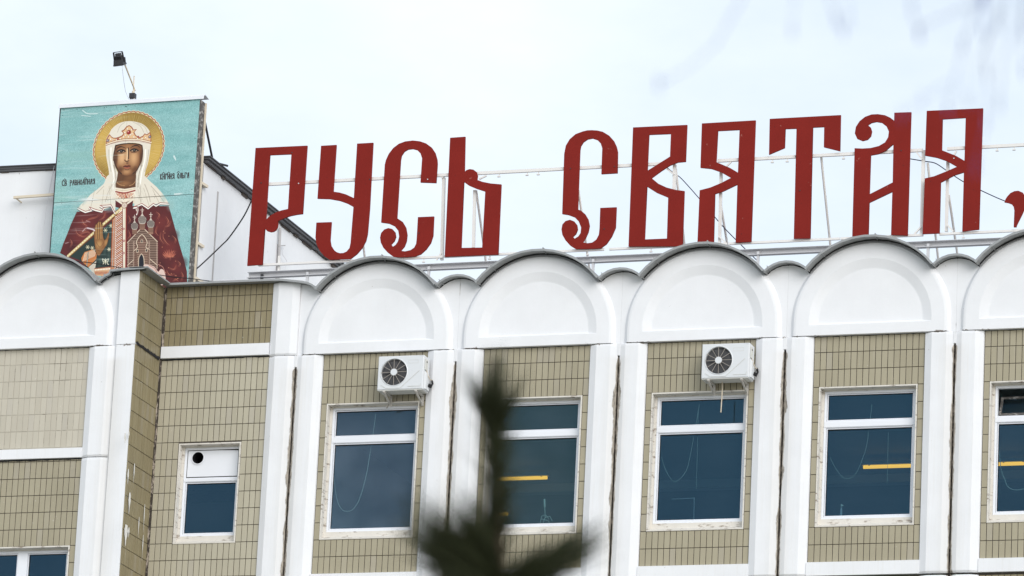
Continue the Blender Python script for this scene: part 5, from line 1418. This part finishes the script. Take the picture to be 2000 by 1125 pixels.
cable([at(556, 481, x=XP+.07), at(551, 494, x=XP+.07), at(557, 505, x=XP+.07), at(560, 513, x=XP+.07), at(554, 535, x=XP+.07)], 0.004, BEAMG, 'thin curly wire hanging on the penthouse side wall near the conduit', name='wire', cat='wire')

# ------------------------------------------------------------------ seen through the windows
def lamp(xa, xb, y, label):
    z = 24.42; t = empty('fluorescent_lamp', ((xa+xb)/2, y, z), label=label, cat='ceiling lamp', group='lit ceiling lamps inside the office')
    h = (xb-xa)/2
    mb = MB(); mb.box((-h, -.05, .035), (h, .05, .10)); mb.build('lamp_body', ROOM, t)
    mb = MB(); mb.tube([(-h+.03, 0, 0), (h-.03, 0, 0)], 0.030, 10); mb.build('lamp_tube', TUBE, t)
    mb = MB()
    for s in (-h+.14, h-.14): mb.box((s-.012, -.02, .02), (s+.012, .02, .034))
    mb.build('lamp_socket', GASKET, t)
lamp(1.15, 2.52, 5.40, 'lit yellow ceiling lamp seen high in the second window, behind the pine top')
lamp(0.10, 0.86, 8.15, 'lit yellow ceiling lamp low in the second window, deeper in the room')
lamp(8.51, 9.90, 5.30, 'lit yellow ceiling lamp in the fourth tall window, cut by its right frame')
lamp(10.98, 11.62, 5.37, 'lit yellow ceiling lamp in the fifth window at the right picture edge')
CZ = 24.38
def cord(pts, label, r=0.006, y=.30):
    cable([at(u, v, y=y) for u, v in pts], r, CORDM, label, name='pull_cord', cat='cord', group='cords hanging inside the windows')
cord([(652, 930), (656, 965), (663, 988), (673, 998), (688, 996), (702, 975), (715, 930), (722, 890), (729, 845), (734, 808)], 'cream looped cord hanging inside the first tall window, left of the pine')
cord([(1292, 892), (1300, 918), (1315, 940), (1328, 935), (1342, 915), (1352, 870), (1366, 790)], 'cream looped cord inside the third window, under the right air conditioner', r=.004)
cord([(1364, 800), (1362, 880), (1360, 955)], 'straight thin cord with a small weight in the third window', r=.003)
cord([(1621, 893), (1634, 918), (1652, 935), (1672, 924), (1690, 880), (1697, 840), (1703, 790)], 'faint looped cord inside the fourth tall window', r=.004)
cord([(1735, 845), (1734, 890), (1733, 945)], 'straight thin cord in the fourth tall window, in front of its lamp', r=.003)
cord([(1952, 880), (1955, 915), (1963, 938), (1970, 952), (1985, 957), (2004, 952), (2020, 930)], 'pale looped cord inside the fifth window at the right edge')

# ------------------------------------------------------------------ pine leader in the foreground, out of focus
def needle_tuft(mb, pts, n, ln, spread, rng, r=0.0011, fwd=0.75):
    P = [Vector(p) for p in pts]
    for i in range(n):
        t = rng.random()*(len(P)-1); k = min(int(t), len(P)-2); a = P[k].lerp(P[k+1], t-k)
        d = (P[k+1]-P[k]).normalized()
        o = Vector((rng.gauss(0, 1), rng.gauss(0, 1), rng.gauss(0, 1))); o -= d*o.dot(d); o.normalize()
        dr = (d*fwd + o*spread*rng.uniform(.5, 1.1)).normalized(); l = ln*rng.uniform(.7, 1.15)
        b = a+dr*l; s = dr.cross(Vector((rng.gauss(0, 1), rng.gauss(0, 1), rng.gauss(0, 1)))).normalized()*r; q = dr.cross(s).normalized()*r
        mb.add([a+s, a-s*.5+q, a-s*.5-q, b], [(0, 1, 3), (1, 2, 3), (2, 0, 3)])
def pine():
    rng = random.Random(3); DST = 11.0
    A = lambda u, v, d=DST: at(u, v, dist=d)
    top = A(966, 700); base = Vector((A(972, 1125).x+0.02, A(972, 1125).y, 0))
    t = empty('pine_tree', base, label='dark blurred top of a young pine close to the camera, bottom centre', cat='pine tree')
    def add(mb, name, mat, **k): o = mb.build(name, mat, t, **k); o.location = -base; return o
    mb = MB(); mb.tube([base, Vector((base.x, base.y, 1.6)), A(974, 1140), A(968, 950)], 0.035, 8, r2=0.007); mb.tube([A(968, 950), A(967, 800), top], 0.007, 6, r2=0.003); add(mb, 'trunk', BARK)
    br = MB(); nd = MB()
    def fan(u0, v0, ends, n, r=.0015, jit=16, start=0.0):
        # needles springing from a bud in loose bundles towards the given ends
        for i in range(n):
            e = rng.random()*(len(ends)-1); k = min(int(e), len(ends)-2); f = e-k
            u1 = ends[k][0]*(1-f)+ends[k+1][0]*f+rng.gauss(0, jit); v1 = ends[k][1]*(1-f)+ends[k+1][1]*f+rng.gauss(0, jit)
            t0 = start+rng.uniform(0, .5); t1 = min(1.08, t0+rng.uniform(.42, .85)); dz = rng.uniform(-.12, .12)
            p = A(u0+(u1-u0)*t0, v0+(v1-v0)*t0, DST+dz*t0); q = A(u0+(u1-u0)*t1, v0+(v1-v0)*t1+rng.gauss(0, 5), DST+dz*t1)
            d = (q-p).normalized(); s_ = d.cross(Vector((rng.gauss(0, 1), rng.gauss(0, 1), rng.gauss(0, 1)))).normalized()*r; w_ = d.cross(s_).normalized()*r
            nd.add([p+s_, p-s_*.5+w_, p-s_*.5-w_, q], [(0, 1, 3), (1, 2, 3), (2, 0, 3)])
    needle_tuft(nd, [A(973, 1120), A(969, 980), A(967, 840)], 430, .125, .55, rng, r=.0013, fwd=1.0)
    needle_tuft(nd, [A(972, 1120), A(969, 980), A(967, 820)], 260, .110, .85, rng, r=.0012, fwd=.7)
    fan(966, 870, [(930, 725), (960, 680), (990, 705)], 190, jit=13)
    fan(968, 850, [(905, 735), (922, 708)], 60, jit=10); fan(968, 850, [(1008, 738), (1032, 715)], 50, jit=10)
    fan(968, 830, [(925, 800), (945, 760), (985, 760), (1010, 800)], 90, jit=14)
    fan(985, 1150, [(785, 1075), (782, 1010), (800, 955)], 330, jit=22); fan(985, 1150, [(800, 1090), (815, 985), (895, 960), (930, 985)], 400, jit=20)
    fan(980, 1150, [(862, 1050), (880, 1020), (940, 1025)], 330, jit=14); fan(985, 1165, [(830, 1120), (825, 1060)], 300, jit=18)
    fan(975, 1160, [(1165, 1020), (1170, 1075)], 150, jit=16, start=.25); fan(972, 1165, [(1085, 1050), (1130, 1060), (1125, 1110)], 300, jit=16)
    fan(972, 1170, [(990, 1060), (1040, 1090), (1100, 1110)], 200, jit=16)
    for pts in ([(974, 1150), (925, 1090), (880, 1035)], [(974, 1160), (1040, 1118), (1100, 1078)], [(974, 1160), (900, 1110), (860, 1070)]):
        br.tube([A(u, v) for u, v in pts], .008, 6, r2=.003)
    for z in (0.9, 1.5, 2.1, 2.6, 3.05):      # older whorls below the picture
        for k in range(5):
            a = k*2*PI/5+z*2; L_ = 0.25+(3.6-z)*0.22
            p = Vector((base.x, base.y, z)); q = p+Vector((math.cos(a)*L_, math.sin(a)*L_, .25*L_))
            br.tube([p, q], .012, 5, r2=.004); needle_tuft(nd, [p.lerp(q, .35), q], 160, .08, .7, rng, r=.0016)
    add(br, 'branch', BARK, kind='stuff'); add(nd, 'needles', NEEDLE, kind='stuff')
pine()

# ------------------------------------------------------------------ hanging birch twigs, far out of focus
def birch():
    rng = random.Random(8); DST = 7.0
    A = lambda u, v, d=DST: at(u, v, dist=d)
    base = A(2700, 900); base = Vector((base.x, base.y, 0))
    t = empty('birch_tree', base, label='bare hanging birch twigs, pale and blurred against the sky at top right', cat='birch tree')
    def add(mb, name, mat, **k): o = mb.build(name, mat, t, **k); o.location = -base; return o
    mb = MB(); mb.tube([base, Vector((base.x-.05, base.y, 2.5)), Vector((base.x+.05, base.y+.1, 7.0))], .16, 10, r2=.06); add(mb, 'trunk', BIRCH)
    crown = A(2150, -260)
    mb = MB(); mb.tube([Vector((base.x-.03, base.y, 3.6)), A(2400, -330), crown, A(1700, -230), A(1450, -160)], .03, 7, r2=.006); add(mb, 'limb', BIRCH)
    tw = MB()
    lines = [([(1560, -150), (1470, -40), (1436, 20), (1400, 85), (1350, 130), (1285, 165)], 1.0), ([(1552, -150), (1553, 0), (1546, 60)], .9), ([(1620, -150), (1622, 0), (1632, 40), (1645, 62)], .9), ([(1655, -140), (1658, 40)], .6),
             ([(1770, -140), (1780, 20), (1795, 65)], .8), ([(1960, -120), (1915, 0), (1870, 22), (1800, 50), (1793, 68)], 1.1), ([(1990, -120), (1905, 20), (1880, 90), (1862, 170), (1850, 215)], 1.0), ([(1920, -120), (1922, 0), (1918, 60)], 1.0),
             ([(2040, -100), (1960, 20), (1905, 130), (1890, 200)], .9), ([(1950, -120), (1950, 30), (1948, 45)], 1.2), ([(2060, -100), (1990, 40), (1960, 110), (1950, 205)], 1.0), ([(2005, -50), (1998, 60), (2000, 140)], 1.2), ([(1852, 160), (1800, 195), (1760, 225)], .6), ([(1930, 130), (1925, 240), (1905, 330)], .7), ([(1930, 60), (1925, 140)], .9)]
    for pts, w in lines:
        P = [A(u, v, DST+rng.uniform(-.15, .15)) for u, v in pts]
        tw.tube(P, .00095*w, 5, r2=.0006*w, cap=False)
        for _ in range(2):
            c = P[-1] if _ == 0 else P[rng.randrange(1, len(P))]
            tw.tube([c+Vector((0, 0, .012)), c+Vector((.002, 0, -.010))], .0011*w, 6)
    add(tw, 'twig', TWIG, kind='stuff')
birch()

# ------------------------------------------------------------------ odds and ends standing inside on the sills
def sill_stand():
    b = at(1066, 1022, y=.42); t = empty('wire_stand', b, label='small pale wire stand with an upright handle inside the second window', cat='stand')
    def pt(u, v): return at(u, v, y=.42)-b
    mb = MB(); mb.tube([pt(1065, 1012), pt(1064, 990)], .007, 6); mb.build('stem', CORDM, t)
    mb = MB(); mb.tube([pt(1064, 990), pt(1063.5, 975)], .018, 8); mb.build('handle', CORDM, t)
    mb = MB()
    for q in ([(1055, 1022), (1058, 1008), (1066, 1006), (1072, 1014), (1070, 1024)], [(1060, 1024), (1064, 1012), (1074, 1008), (1079, 1018)], [(1057, 1014), (1068, 1016), (1076, 1024)]):
        mb.tube([pt(u, v) for u, v in q], .006, 5)
    mb.build('wire_loops', CORDM, t)
sill_stand()
def sill_bottle():
    b = at(1643, 1007, y=.42); t = empty('bottle', b, label='small pale bottle with a spray head standing inside the fourth tall window', cat='bottle')
    mb = MB(); mb.tube([(0, 0, 0), (0, 0, .10), (0, 0, .14)], .022, 10, r2=.014); mb.build('bottle_body', BEAMG, t)
    mb = MB(); mb.tube([(0, 0, .141), (0, 0, .19)], .008, 8); mb.bar((-.01, 0, .195), (.035, 0, .170), .014, .02); mb.build('spray_head', CORDM, t)
sill_bottle()
def sill_pole():
    b = at(1355, 1017, y=.42); t = empty('pole_stand', b, label='thin pale upright pole with a side arm inside the third window', cat='stand')
    def pt(u, v): return at(u, v, y=.42)-b
    mb = MB(); mb.tube([pt(1355, 1017), pt(1356, 972)], .006, 6); mb.build('pole', BEAMG, t)
    mb = MB(); mb.tube([pt(1356, 973), pt(1312, 975)], .005, 6); mb.build('arm', BEAMG, t)
sill_pole()
